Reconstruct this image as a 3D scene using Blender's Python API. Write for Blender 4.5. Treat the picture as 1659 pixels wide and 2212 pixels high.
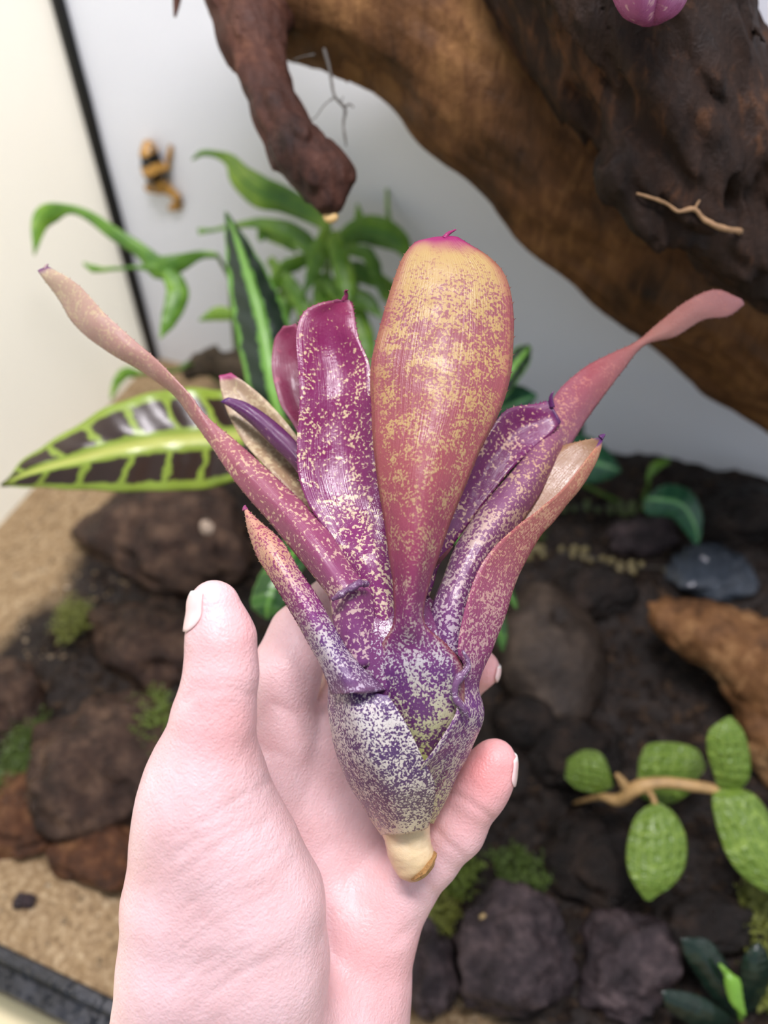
import bpy, math, random
import numpy as np
from mathutils import Vector, Matrix

random.seed(7)
RNG = np.random.default_rng(7)
scene = bpy.context.scene
COL = scene.collection
for o in list(bpy.data.objects):
    bpy.data.objects.remove(o)

# ------------------------------------------------------------------ camera
W, H, F = 1659.0, 2212.0, 1736.0            # photograph size and focal length in pixels
PITCH, YAW, CAMZ = math.radians(48.8), math.radians(20.9), 0.48
CAM = np.array([0.0, 0.0, CAMZ])
_fh = np.array([-math.sin(YAW), math.cos(YAW), 0.0])
_r = np.array([math.cos(YAW), math.sin(YAW), 0.0])
_z = np.array([0, 0, 1.0])
_f = math.cos(PITCH) * _fh - math.sin(PITCH) * _z
_u = math.sin(PITCH) * _fh + math.cos(PITCH) * _z
cam_d = bpy.data.cameras.new('camera')
cam = bpy.data.objects.new('camera', cam_d)
COL.objects.link(cam)
M = Matrix(((_r[0], _u[0], -_f[0], CAM[0]), (_r[1], _u[1], -_f[1], CAM[1]), (_r[2], _u[2], -_f[2], CAM[2]), (0, 0, 0, 1)))
cam.matrix_world = M
cam_d.sensor_fit = 'VERTICAL'
cam_d.sensor_height = 24.0
cam_d.lens = 24.0 * F / H
cam_d.clip_start = 0.01
cam_d.clip_end = 20
cam_d.dof.use_dof = True
cam_d.dof.focus_distance = 0.242
cam_d.dof.aperture_fstop = (cam_d.lens / 1000) / 0.0046
scene.camera = cam

# ------------------------------------------------------------------ light
world = bpy.data.worlds.new('room')
scene.world = world
world.use_nodes = True
bg = world.node_tree.nodes['Background']
bg.inputs[0].default_value = (0.76, 0.86, 1.0, 1)
bg.inputs[1].default_value = 0.48


def area(name, loc, target, sx, sy, power, color):
    l = bpy.data.lights.new(name, 'AREA')
    l.shape = 'RECTANGLE'
    l.size, l.size_y = sx, sy
    l.energy = power
    l.color = color
    o = bpy.data.objects.new(name, l)
    COL.objects.link(o)
    o.location = loc
    o.rotation_euler = (Vector(target) - Vector(loc)).to_track_quat('-Z', 'Y').to_euler()
    return o


area('tank_led_bar_offscreen', (-0.09, 0.17, 1.05), (-0.10, 0.22, 0.0), 0.50, 0.12, 9.0, (1.0, 0.94, 0.99))
area('window_left_offscreen', (-1.25, 0.22, 0.42), (0.0, 0.22, 0.22), 0.9, 0.7, 19.0, (1.0, 0.965, 0.91))

vs = scene.view_settings
vs.view_transform = 'Standard'
vs.look = 'None'
vs.exposure = 0.2
vs.gamma = 1.0
vs.use_curve_mapping = False


# ------------------------------------------------------------------ geometry of the place
def ray(px, py):
    """direction whose length is 1 along the optical axis"""
    return _f + _r * ((px - W / 2) / F) + _u * ((H / 2 - py) / F)


def P(px, py, d):
    return CAM + ray(px, py) * d


def PR(rpx, d):
    return rpx * d / F


def G(px, py, z=0.0):
    r = ray(px, py)
    return CAM + r * ((z - CAMZ) / r[2])


def proj(v):
    q = v - CAM
    d = q @ _f
    return W / 2 + F * (q @ _r) / d, H / 2 - F * (q @ _u) / d, d


XL, YB, XR, YF = -0.427, 0.499, 0.43, 0.029   # tank: left wall, back wall, right wall, front frame


def S(r, g, b, a=1.0):
    def c(v):
        v /= 255.0
        return v / 12.92 if v <= 0.04045 else ((v + 0.055) / 1.055) ** 2.4
    return (c(r), c(g), c(b), a)


# ------------------------------------------------------------------ numpy helpers
_T = RNG.random((64, 64, 64))


def vnoise(p):
    i = np.floor(p).astype(int)
    f = p - i
    f = f * f * (3 - 2 * f)
    i0 = i & 63
    i1 = (i + 1) & 63
    x0, y0, z0 = i0[:, 0], i0[:, 1], i0[:, 2]
    x1, y1, z1 = i1[:, 0], i1[:, 1], i1[:, 2]
    fx, fy, fz = f[:, 0], f[:, 1], f[:, 2]
    a = _T[x0, y0, z0] * (1 - fx) + _T[x1, y0, z0] * fx
    b = _T[x0, y1, z0] * (1 - fx) + _T[x1, y1, z0] * fx
    c = _T[x0, y0, z1] * (1 - fx) + _T[x1, y0, z1] * fx
    d = _T[x0, y1, z1] * (1 - fx) + _T[x1, y1, z1] * fx
    return ((a * (1 - fy) + b * fy) * (1 - fz) + (c * (1 - fy) + d * fy) * fz) * 2 - 1


def fbm(p, octv=4, gain=0.5):
    s, a = 0, 1.0
    for k in range(octv):
        s = s + a * vnoise(p * (2 ** k) + 17.3 * k)
        a *= gain
    return s


def cone(p, a, b, ra, rb):
    ba = b - a
    t = np.clip(((p - a) @ ba) / max(ba @ ba, 1e-12), 0, 1)
    q = p - a - t[:, None] * ba
    return np.sqrt((q * q).sum(1)) - (ra + t * (rb - ra))


def smin(a, b, k):
    h = np.clip(0.5 + 0.5 * (b - a) / k, 0, 1)
    return b + (a - b) * h - k * h * (1 - h)


def surface_nets(fn, lo, hi, h):
    """smooth quad mesh of the zero set of fn; coarse pass first"""
    lo = np.array(lo); hi = np.array(hi)
    n = (np.ceil((hi - lo) / h / 4).astype(int) * 4) + 4
    nc = n // 4
    ax = [lo[k] + h * 4 * (np.arange(nc[k]) + 0.375) for k in range(3)]
    g = np.stack(np.meshgrid(*ax, indexing='ij'), -1).reshape(-1, 3)
    cv = fn(g).reshape(nc)
    near = np.abs(cv) < h * 4 * 1.6
    V = np.repeat(np.repeat(np.repeat(np.where(cv > 0, 1.0, -1.0), 4, 0), 4, 1), 4, 2)
    nm = np.repeat(np.repeat(np.repeat(near, 4, 0), 4, 1), 4, 2)
    idx = np.argwhere(nm)
    V[nm] = fn(lo + idx * h)
    sgn = V < 0
    m = np.zeros(np.array(V.shape) - 1, int)
    for dx in (0, 1):
        for dy in (0, 1):
            for dz in (0, 1):
                m += sgn[dx:V.shape[0] - 1 + dx, dy:V.shape[1] - 1 + dy, dz:V.shape[2] - 1 + dz]
    act = (m > 0) & (m < 8)
    cells = np.argwhere(act)
    cid = -np.ones(act.shape, int)
    cid[act] = np.arange(len(cells))
    acc = np.zeros((len(cells), 3)); cnt = np.zeros(len(cells))
    corners = [(a, b, c) for a in (0, 1) for b in (0, 1) for c in (0, 1)]
    for c0 in corners:
        for k in range(3):
            if c0[k] == 0:
                c1 = list(c0); c1[k] = 1
                i0 = cells + np.array(c0); i1 = cells + np.array(c1)
                v0 = V[i0[:, 0], i0[:, 1], i0[:, 2]]; v1 = V[i1[:, 0], i1[:, 1], i1[:, 2]]
                x = (v0 < 0) != (v1 < 0)
                t = np.where(x, v0 / np.where(x, v0 - v1, 1), 0)
                pt = i0 + 0.0
                pt[:, k] += t
                acc[x] += pt[x]; cnt[x] += 1
    verts = lo + h * acc / cnt[:, None]
    faces = []
    for k in range(3):
        a, b = [(1, 2), (2, 0), (0, 1)][k]
        sl0 = [slice(None)] * 3; sl1 = [slice(None)] * 3
        sl0[k] = slice(0, -1); sl1[k] = slice(1, None)
        s0 = sgn[tuple(sl0)]; s1 = sgn[tuple(sl1)]
        e = np.argwhere(s0 != s1)
        ok = (e[:, a] > 0) & (e[:, b] > 0) & (e[:, a] < act.shape[a]) & (e[:, b] < act.shape[b])
        e = e[ok]
        def cell(da, db):
            q = e.copy(); q[:, a] -= da; q[:, b] -= db
            return cid[q[:, 0], q[:, 1], q[:, 2]]
        quad = np.stack([cell(1, 1), cell(0, 1), cell(0, 0), cell(1, 0)], 1)
        inside = s0[e[:, 0], e[:, 1], e[:, 2]]
        quad[~inside] = quad[~inside][:, ::-1]
        faces.append(quad)
    faces = np.concatenate(faces)
    faces = faces[(faces >= 0).all(1)]
    return verts, faces


def grad(fn, p, e=2e-4):
    g = np.stack([fn(p + np.eye(3)[k] * e) - fn(p - np.eye(3)[k] * e) for k in range(3)], 1)
    return g / np.maximum(np.linalg.norm(g, axis=1), 1e-9)[:, None]


def catmull(pts, n):
    """pts (m, ...) -> (n, ...) smooth curve through pts"""
    pts = np.asarray(pts, float)
    m = len(pts)
    if m == 2:
        t = np.linspace(0, 1, n).reshape((-1,) + (1,) * (pts.ndim - 1))
        return pts[0] * (1 - t) + pts[1] * t
    ext = np.concatenate([[2 * pts[0] - pts[1]], pts, [2 * pts[-1] - pts[-2]]])
    t = np.linspace(0, m - 1 - 1e-9, n)
    i = t.astype(int)
    f = (t - i).reshape((-1,) + (1,) * (pts.ndim - 1))
    p0, p1, p2, p3 = ext[i], ext[i + 1], ext[i + 2], ext[i + 3]
    return 0.5 * (2 * p1 + (p2 - p0) * f + (2 * p0 - 5 * p1 + 4 * p2 - p3) * f ** 2 + (3 * p1 - p0 - 3 * p2 + p3) * f ** 3)


# ------------------------------------------------------------------ objects
ORG = {}


def tag(o, label=None, cat=None, group=None, kind=None):
    if label: o['label'] = label
    if cat: o['category'] = cat
    if group: o['group'] = group
    if kind: o['kind'] = kind
    return o


def thing(name, loc, label, cat, group=None):
    o = bpy.data.objects.new(name, None)
    o.empty_display_size = 0.01
    COL.objects.link(o)
    o.location = loc
    ORG[o.name] = np.array(loc, float)
    return tag(o, label, cat, group)


def mesh_obj(name, v, f, mat, parent=None, uv=None, smooth=True, attrs=None, origin=None):
    v = np.asarray(v, float)
    if parent is not None:
        org = ORG[parent.name]
    elif origin is not None:
        org = np.asarray(origin, float)
    else:
        org = np.array([(v[:, 0].min() + v[:, 0].max()) / 2, (v[:, 1].min() + v[:, 1].max()) / 2, v[:, 2].min()])
    me = bpy.data.meshes.new(name)
    fl = f.tolist() if isinstance(f, np.ndarray) else f
    me.from_pydata((v - org).tolist(), [], fl)
    if uv is not None:
        lay = me.uv_layers.new(name='UVMap')
        li = np.zeros(len(me.loops), int)
        me.loops.foreach_get('vertex_index', li)
        lay.data.foreach_set('uv', np.asarray(uv, float)[li].ravel())
    if attrs:
        for k, a in attrs.items():
            at = me.attributes.new(k, 'FLOAT', 'POINT')
            at.data.foreach_set('value', np.asarray(a, float))
    if smooth:
        me.polygons.foreach_set('use_smooth', np.ones(len(me.polygons), bool))
    if mat is not None:
        me.materials.append(mat)
    me.update()
    o = bpy.data.objects.new(name, me)
    COL.objects.link(o)
    ORG[o.name] = org
    if parent is not None:
        o.parent = parent
    else:
        o.location = org
    return o


def join(parts):
    """[(v, f, uv)] -> one v, f, uv"""
    vs_, fs_, us_ = [], [], []
    n = 0
    for q in parts:
        v, f = np.asarray(q[0]), q[1]
        vs_.append(v)
        fs_ += [[i + n for i in face] for face in (f.tolist() if isinstance(f, np.ndarray) else f)]
        us_.append(np.asarray(q[2]) if len(q) > 2 and q[2] is not None else np.zeros((len(v), 2)))
        n += len(v)
    return np.concatenate(vs_), fs_, np.concatenate(us_)


def grid_faces(nv, nu, off=0, flip=False):
    i = np.arange(nv - 1)[:, None] * nu + np.arange(nu - 1)[None]
    q = np.stack([i, i + 1, i + nu + 1, i + nu], -1).reshape(-1, 4) + off
    return q[:, ::-1] if flip else q


def box(x0, x1, y0, y1, z0, z1, bev=0.0):
    v = np.array([[x, y, z] for x in (x0, x1) for y in (y0, y1) for z in (z0, z1)])
    f = [[0, 1, 3, 2], [4, 6, 7, 5], [0, 4, 5, 1], [2, 3, 7, 6], [0, 2, 6, 4], [1, 5, 7, 3]]
    return v, f


def sheet(grid, thick=0.0006, relief=None):
    """grid (nv,nu,3) -> closed thin solid v,f,uv"""
    nv, nu = grid.shape[:2]
    du = np.gradient(grid, axis=1); dv = np.gradient(grid, axis=0)
    n = np.cross(du, dv)
    n /= np.maximum(np.linalg.norm(n, axis=2), 1e-9)[..., None]
    u = np.linspace(0, 1, nu)[None, :, None]
    if relief is not None:
        grid = grid + n * relief[..., None]
    t = thick * 0.5 * (1 - 0.75 * np.abs(2 * u - 1) ** 4)
    top = (grid + n * t).reshape(-1, 3); bot = (grid - n * t).reshape(-1, 3)
    N = nv * nu
    ft = grid_faces(nv, nu); fb = grid_faces(nv, nu, N, True)
    loop = [j for j in range(nu)] + [i * nu + nu - 1 for i in range(1, nv)] + \
           [(nv - 1) * nu + j for j in range(nu - 2, -1, -1)] + [i * nu for i in range(nv - 2, 0, -1)]
    side = [[loop[(k + 1) % len(loop)], loop[k], loop[k] + N, loop[(k + 1) % len(loop)] + N] for k in range(len(loop))]
    uu, vv = np.meshgrid(np.linspace(0, 1, nu), np.linspace(0, 1, nv))
    uv = np.stack([uu, vv], -1).reshape(-1, 2)
    return np.concatenate([top, bot]), np.concatenate([ft, fb, np.array(side)]), np.concatenate([uv, uv])


def rows_grid(rows, nv=60, nu=15):
    """rows: (xl,yl,xr,yr,depth,bulge[,tilt]) in photo pixels / metres, base first or tip first"""
    sec = []
    for r in rows:
        if isinstance(r[0], (tuple, list)):
            sec.append([P(*q) for q in r])
        else:
            xl, yl, xr, yr, d, b = r[:6]
            tl = r[6] if len(r) > 6 else 0.0
            sec.append([P(xl, yl, d + tl), P((xl + xr) / 2, (yl + yr) / 2, d - b), P(xr, yr, d - tl)])
    sec = np.array(sec)                       # (m,k,3)
    g = catmull(sec, nv)                      # along
    g = np.swapaxes(catmull(np.swapaxes(g, 0, 1), nu), 0, 1)
    return g


def strip_grid(pts, wid, nv=30, nu=7, bulge=0.15, roll=0.0, wave=0.0):
    """centre line of (px,py,d) with half widths in px, blade roughly facing the viewer, rolled by roll"""
    c = catmull([P(*q) for q in pts], nv)
    w = catmull(np.array([PR(w_, q[2]) for w_, q in zip(wid, pts)])[:, None], nv)[:, 0]
    t = np.gradient(c, axis=0)
    t /= np.linalg.norm(t, axis=1)[:, None]
    view = c - CAM
    view /= np.linalg.norm(view, axis=1)[:, None]
    s = np.cross(t, view)
    s /= np.maximum(np.linalg.norm(s, axis=1), 1e-6)[:, None]
    nrm = np.cross(s, t)
    rr = np.broadcast_to(np.asarray(roll, float), (nv,))[:, None]
    s2 = s * np.cos(rr) + nrm * np.sin(rr)
    n2 = np.cross(s2, t)
    u = np.linspace(-1, 1, nu)
    g = c[:, None] + s2[:, None] * (u[None, :, None] * w[:, None, None]) + n2[:, None] * ((bulge * (u ** 2))[None, :, None] * w[:, None, None])
    if wave:
        ph = np.arange(nv) * 0.9
        g += n2[:, None] * (wave * np.sin(ph)[:, None] * (np.abs(u) ** 2)[None])[..., None]
    return g


def tube(pts, rad, nseg=10, n=40, noise=0.0, ns=100.0, cap=True):
    c = catmull(np.asarray(pts, float), n)
    r = catmull(np.asarray(rad, float)[:, None], n)[:, 0]
    t = np.gradient(c, axis=0); t /= np.linalg.norm(t, axis=1)[:, None]
    ref = np.array([0.3, 0.2, 1.0])
    a = np.cross(t, ref); a /= np.linalg.norm(a, axis=1)[:, None]
    b = np.cross(t, a)
    th = np.linspace(0, 2 * math.pi, nseg, endpoint=False)
    v = c[:, None] + r[:, None, None] * (a[:, None] * np.cos(th)[None, :, None] + b[:, None] * np.sin(th)[None, :, None])
    v = v.reshape(-1, 3)
    if noise:
        k = fbm(v * ns, 3)
        ctr = np.repeat(c, nseg, 0)
        v = v + (v - ctr) * (k * noise)[:, None]
    f = []
    for i in range(n - 1):
        for j in range(nseg):
            f.append([i * nseg + j, (i + 1) * nseg + j, (i + 1) * nseg + (j + 1) % nseg, i * nseg + (j + 1) % nseg])
    if cap:
        f.append(list(range(nseg))); f.append([(n - 1) * nseg + j for j in range(nseg - 1, -1, -1)])
    uv = np.stack([np.tile(np.arange(nseg) / nseg, n), np.repeat(np.linspace(0, 1, n), nseg)], 1)
    return v, f, uv


def ico(sub=3):
    t = (1 + 5 ** 0.5) / 2
    v = [(-1, t, 0), (1, t, 0), (-1, -t, 0), (1, -t, 0), (0, -1, t), (0, 1, t), (0, -1, -t), (0, 1, -t), (t, 0, -1), (t, 0, 1), (-t, 0, -1), (-t, 0, 1)]
    f = [(0, 11, 5), (0, 5, 1), (0, 1, 7), (0, 7, 10), (0, 10, 11), (1, 5, 9), (5, 11, 4), (11, 10, 2), (10, 7, 6), (7, 1, 8),
         (3, 9, 4), (3, 4, 2), (3, 2, 6), (3, 6, 8), (3, 8, 9), (4, 9, 5), (2, 4, 11), (6, 2, 10), (8, 6, 7), (9, 8, 1)]
    v = [np.array(q) / np.linalg.norm(q) for q in v]
    for _ in range(sub):
        cache = {}; nf = []
        def mid(a, b):
            k = (min(a, b), max(a, b))
            if k not in cache:
                m = v[a] + v[b]
                v.append(m / np.linalg.norm(m)); cache[k] = len(v) - 1
            return cache[k]
        for a, b, c in f:
            ab, bc, ca = mid(a, b), mid(b, c), mid(c, a)
            nf += [(a, ab, ca), (b, bc, ab), (c, ca, bc), (ab, bc, ca)]
        f = nf
    return np.array(v), np.array(f)


# ------------------------------------------------------------------ materials
class NT:
    def __init__(s, name, rough=0.5, spec=0.5):
        s.mat = bpy.data.materials.new(name)
        s.mat.use_nodes = True
        s.t = s.mat.node_tree
        s.b = s.t.nodes['Principled BSDF']
        s.b.inputs['Roughness'].default_value = rough
        s.b.inputs['Specular IOR Level'].default_value = spec
        s._uv = None; s._ob = None

    def put(s, sock, v):
        if isinstance(v, bpy.types.NodeSocket):
            s.t.links.new(v, sock)
        else:
            sock.default_value = v

    def n(s, typ, **props):
        nd = s.t.nodes.new(typ)
        for k, v in props.items():
            setattr(nd, k, v)
        return nd

    def obj(s):
        if s._ob is None:
            s._ob = s.n('ShaderNodeTexCoord').outputs['Object']
        return s._ob

    def uv(s):
        if s._uv is None:
            sp = s.n('ShaderNodeSeparateXYZ')
            s.t.links.new(s.n('ShaderNodeUVMap', uv_map='UVMap').outputs[0], sp.inputs[0])
            s._uv = (sp.outputs[0], sp.outputs[1])
        return s._uv

    def attr(s, name):
        return s.n('ShaderNodeAttribute', attribute_name=name).outputs['Fac']

    def math(s, op, a, b=0.0, c=0.0, clamp=False):
        nd = s.n('ShaderNodeMath', operation=op, use_clamp=clamp)
        s.put(nd.inputs[0], a); s.put(nd.inputs[1], b); s.put(nd.inputs[2], c)
        return nd.outputs[0]

    def sstep(s, x, lo, hi):
        nd = s.n('ShaderNodeMapRange', interpolation_type='SMOOTHSTEP')
        s.put(nd.inputs[0], x); s.put(nd.inputs[1], lo); s.put(nd.inputs[2], hi)
        return nd.outputs[0]

    def noise(s, scale, detail=3.0, rough=0.6, vec=None, stretch=None, dist=0.0):
        nd = s.n('ShaderNodeTexNoise')
        v = vec if vec is not None else s.obj()
        if stretch is not None:
            mp = s.n('ShaderNodeMapping')
            s.t.links.new(v, mp.inputs[0])
            mp.inputs['Rotation'].default_value = stretch[1]
            mp.inputs['Scale'].default_value = stretch[0]
            v = mp.outputs[0]
        s.t.links.new(v, nd.inputs['Vector'])
        nd.inputs['Scale'].default_value = scale
        nd.inputs['Detail'].default_value = detail
        nd.inputs['Roughness'].default_value = rough
        nd.inputs['Distortion'].default_value = dist
        return nd.outputs['Fac']

    def vor(s, scale, feature='F1', vec=None):
        nd = s.n('ShaderNodeTexVoronoi', feature=feature)
        s.t.links.new(vec if vec is not None else s.obj(), nd.inputs['Vector'])
        nd.inputs['Scale'].default_value = scale
        return nd.outputs['Distance']

    def ramp(s, fac, stops, interp='LINEAR'):
        nd = s.n('ShaderNodeValToRGB')
        cr = nd.color_ramp
        cr.interpolation = interp
        while len(cr.elements) < len(stops):
            cr.elements.new(0.5)
        for e, (p, c) in zip(cr.elements, stops):
            e.position = p
            e.color = c if isinstance(c, (tuple, list)) else (c, c, c, 1)
        s.put(nd.inputs[0], fac)
        return nd.outputs[0]

    def mix(s, fac, a, b):
        nd = s.n('ShaderNodeMix', data_type='RGBA')
        s.put(nd.inputs[0], fac); s.put(nd.inputs[6], a); s.put(nd.inputs[7], b)
        return nd.outputs[2]

    def color(s, c):
        s.put(s.b.inputs['Base Color'], c)

    def set(s, **kw):
        for k, v in kw.items():
            s.put(s.b.inputs[k.replace('_', ' ')], v)
        return s

    def bump(s, h, strength=0.3, dist=0.001):
        nd = s.n('ShaderNodeBump')
        nd.inputs['Strength'].default_value = strength
        nd.inputs['Distance'].default_value = dist
        s.t.links.new(h, nd.inputs['Height'])
        s.t.links.new(nd.outputs[0], s.b.inputs['Normal'])


def sss(m, w, rad, scale=0.004):
    m.b.inputs['Subsurface Weight'].default_value = w
    m.b.inputs['Subsurface Radius'].default_value = rad
    m.b.inputs['Subsurface Scale'].default_value = scale


def plain(name, c, rough=0.5, var=0.25, scale=80, bump=0.2, bd=0.0006, spec=0.5):
    m = NT(name, rough, spec)
    n = m.noise(scale, 4)
    d = tuple(q * (1 - var) for q in c[:3]) + (1,)
    l = tuple(min(1, q * (1 + var)) for q in c[:3]) + (1,)
    m.color(m.ramp(n, [(0.3, d), (0.7, l)]))
    if bump:
        m.bump(m.noise(scale * 4, 4), bump, bd)
    return m.mat


# ================================================================== THE SETTING
def wall_mat(name, c):
    m = NT(name, 0.32, 0.4)
    n = m.noise(6, 3)
    m.color(m.mix(n, c, tuple(q * 0.95 for q in c[:3]) + (1,)))
    m.bump(m.noise(120, 2), 0.03, 0.0004)
    return m.mat


def struct(name, vf, mat, parent=None, smooth=False, label=None):
    o = mesh_obj(name, vf[0], vf[1], mat, parent=parent, smooth=smooth, uv=(vf[2] if len(vf) > 2 else None))
    if parent is None:
        tag(o, label, kind='structure')
    return o


WB = wall_mat('white_back_panel', S(236, 240, 246))
WL = wall_mat('white_side_panel', S(247, 243, 233))
_t = WL.node_tree                                   # thin frosted panel: daylight shines through it
_tr = _t.nodes.new('ShaderNodeBsdfTranslucent'); _tr.inputs[0].default_value = (0.93, 0.91, 0.85, 1)
_mx = _t.nodes.new('ShaderNodeMixShader'); _mx.inputs[0].default_value = 0.4
_t.links.new(_t.nodes['Principled BSDF'].outputs[0], _mx.inputs[1]); _t.links.new(_tr.outputs[0], _mx.inputs[2])
_t.links.new(_mx.outputs[0], _t.nodes['Material Output'].inputs[0])
struct('wall_back', box(XL - 0.006, XR + 0.006, YB, YB + 0.006, -0.05, 0.56), WB, label='white glossy back panel of the terrarium')
struct('wall_left', box(XL - 0.006, XL, YF - 0.02, YB, -0.05, 0.56), WL, label='cream white side panel of the terrarium')
struct('wall_right', box(XR, XR + 0.006, YF - 0.02, YB, -0.05, 0.56), WB, label='white side panel of the terrarium beyond the driftwood')
BLK = plain('black_silicone', S(14, 15, 16), 0.28, 0.2, 60, 0.1)
v, f, uv = tube([(XL + 0.002, YB - 0.002, -0.02), (XL + 0.002, YB - 0.002, 0.25), (XL + 0.002, YB - 0.002, 0.56)], [0.0055] * 3, 12, 24, 0.06, 60)
struct('trim_1', (v, f, uv), BLK, smooth=True, label='black silicone seam in the corner between white panels')

# ground
GX, GY = 260, 140
xs = np.linspace(XL, XR, GX); ys = np.linspace(YF, YB, GY)
gx, gy = np.meshgrid(xs, ys)
pp = np.stack([gx.ravel(), gy.ravel(), np.zeros(gx.size)], 1)


def ground_z(p):
    x, y = p[:, 0], p[:, 1]
    q = np.stack([x, y, np.zeros(len(x))], 1)
    z = 0.006 * fbm(q * 22, 4) + 0.0022 * fbm(q * 110, 2)
    mound = np.exp(-(((x - 0.13) / 0.20) ** 2 + ((y - 0.47) / 0.14) ** 2)) * 0.036
    edge = np.clip((y - YF) / 0.05, 0, 1) * np.clip((x - XL) / 0.04, 0.1, 1)
    rough = np.clip((x + 0.36) / 0.12, 0.15, 1)
    return z * rough * edge + mound - 0.001


pp[:, 2] = ground_z(pp)
m = NT('damp_soil_and_sand', 0.55, 0.3)
spx = m.n('ShaderNodeSeparateXYZ'); m.t.links.new(m.obj(), spx.inputs[0])
nz = m.noise(14, 5, 0.6); nf = m.noise(260, 4, 0.7)
soil = m.ramp(nf, [(0.3, S(14, 10, 8)), (0.55, S(36, 27, 21)), (0.78, S(78, 60, 45))])
sand = m.ramp(nf, [(0.28, S(112, 90, 62)), (0.5, S(158, 132, 96)), (0.72, S(200, 178, 142))])
# sand lies along the left panel and along the front frame
sx = m.math('MULTIPLY_ADD', nz, 0.16, spx.outputs[0])
sy = m.math('MULTIPLY_ADD', nz, 0.12, spx.outputs[1])
ml = m.sstep(sx, -0.245, -0.285)
mf = m.sstep(sy, -0.10, -0.13)
mk = m.math('MAXIMUM', ml, mf)
m.color(m.mix(mk, soil, sand))
m.set(Roughness=m.ramp(m.noise(90, 3), [(0.35, 0.25), (0.65, 0.75)]))
m.bump(nf, 0.7, 0.003)
FLOOR = struct('floor', (pp, grid_faces(GY, GX)), m.mat, smooth=True, label='damp dark soil with sand along the panels')


def GG(px, py, up=0.0):
    z = 0.0
    for _ in range(6):
        p = G(px, py, z + up)
        z = float(ground_z(p[None])[0])
    return G(px, py, z + up)


# front frame, with its inner rib
prof = [(-0.0190, -0.045), (-0.0190, -0.004), (-0.0175, -0.0015), (-0.0085, -0.0012), (-0.0078, 0.0035), (-0.0062, 0.0052), (-0.0012, 0.0050), (0, 0.0035), (0, -0.045)]
pv = []
for x in (XL - 0.006, XR + 0.006):
    pv += [(x, YF + a, b) for a, b in prof]
k = len(prof)
pf = [[i, (i + 1) % k, k + (i + 1) % k, k + i] for i in range(k)] + [list(range(k - 1, -1, -1)), list(range(k, 2 * k))]
m = NT('wet_black_plastic', 0.22)
m.color(m.ramp(m.noise(70, 4), [(0.4, S(14, 15, 18)), (0.7, S(46, 48, 54))]))
m.set(Roughness=m.ramp(m.noise(160, 3), [(0.4, 0.12), (0.6, 0.5)]))
m.bump(m.vor(320), 0.25, 0.0008)
struct('trim_2', (np.array(pv), pf), m.mat, label='wet black plastic front frame of the terrarium')

tab = box(-0.9, 0.9, -0.7, YF - 0.019, -0.075, -0.045)
tag(mesh_obj('tabletop', *tab, plain('cream_laminate', S(238, 224, 180), 0.4, 0.04, 20, 0.05), smooth=False),
    'cream laminate tabletop in front of the black frame', 'table')

# ================================================================== DRIFTWOOD
def chain_sdf(chains, k=0.01):
    segs = []
    for ch in chains:
        q = [(P(x, y, d), PR(r, d)) for x, y, d, r in ch]
        segs += [(q[i][0], q[i + 1][0], q[i][1], q[i + 1][1]) for i in range(len(q) - 1)]
    segs = [(a, b, ra, rb) for a, b, ra, rb in segs]

    def fn(p):
        d = None
        for a, b, ra, rb in segs:
            e = cone(p, a, b, ra, rb)
            d = e if d is None else smin(d, e, k)
        return d
    pts = np.array([s[0] for s in segs] + [s[1] for s in segs])
    rr = np.array([s[2] for s in segs] + [s[3] for s in segs])
    return fn, (pts - rr[:, None]).min(0) - 0.015, (pts + rr[:, None]).max(0) + 0.015


def wood_mat(name, dark, mid, light, rot, bias=0.0):
    m = NT(name, 0.6, 0.22)
    st = ((1.0, 1.0, 0.22), rot)
    big = m.noise(16, 4, 0.6)
    fib = m.noise(170, 5, 0.65, stretch=st, dist=0.6)
    fac = m.math('ADD', m.math('MULTIPLY', big, 0.75), m.math('MULTIPLY', fib, 0.38))
    fac = m.math('ADD', fac, bias)
    m.color(m.ramp(fac, [(0.36, dark), (0.56, mid), (0.74, light)]))
    m.set(Roughness=m.ramp(m.noise(30, 3), [(0.4, 0.5), (0.6, 0.8)]))
    m.bump(m.math('ADD', fib, m.math('MULTIPLY', m.noise(400, 4, 0.7), 0.4)), 0.75, 0.0026)
    return m.mat


WOODA = wood_mat('tan_brown_driftwood', S(30, 19, 11), S(92, 61, 34), S(140, 102, 62), (0.9, 0.2, 0.7), 0.0)
WOODB = wood_mat('dark_brown_driftwood', S(12, 8, 6), S(44, 29, 20), S(108, 70, 42), (0.5, 0.9, 0.3), -0.06)
WOODH = wood_mat('wet_red_brown_driftwood', S(32, 18, 14), S(74, 46, 36), S(112, 76, 58), (1.1, 0.1, 0.3), -0.02)


WFN = {}


def wood(name, chains, mat, label, h=0.0022, amp=0.004, fr=45, k=0.012, ridged=0.0, parent=None, groove=None):
    base, lo, hi = chain_sdf(chains, k)
    gdir = None
    if groove is not None:
        gdir = (P(*groove[1]) - P(*groove[0]))
        gdir /= np.linalg.norm(gdir)

    def fn(p):
        d = base(p)
        nr = np.abs(d) < 0.03
        if nr.any():
            q = p[nr]
            if gdir is not None:          # noise stretched along the grain
                q = q - np.outer(q @ gdir, gdir) * 0.78
            n = amp * fbm(q * fr, 4, 0.5)
            if ridged:
                n = n + ridged * (np.abs(fbm(q * fr * 1.7 + 5, 3, 0.55)) - 0.35)
            d = d.copy()
            d[nr] = d[nr] - n
        return d
    WFN[name] = fn
    v, f = surface_nets(fn, lo, hi, h)
    o = mesh_obj(name, v, f, mat, parent=parent)
    return o


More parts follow.
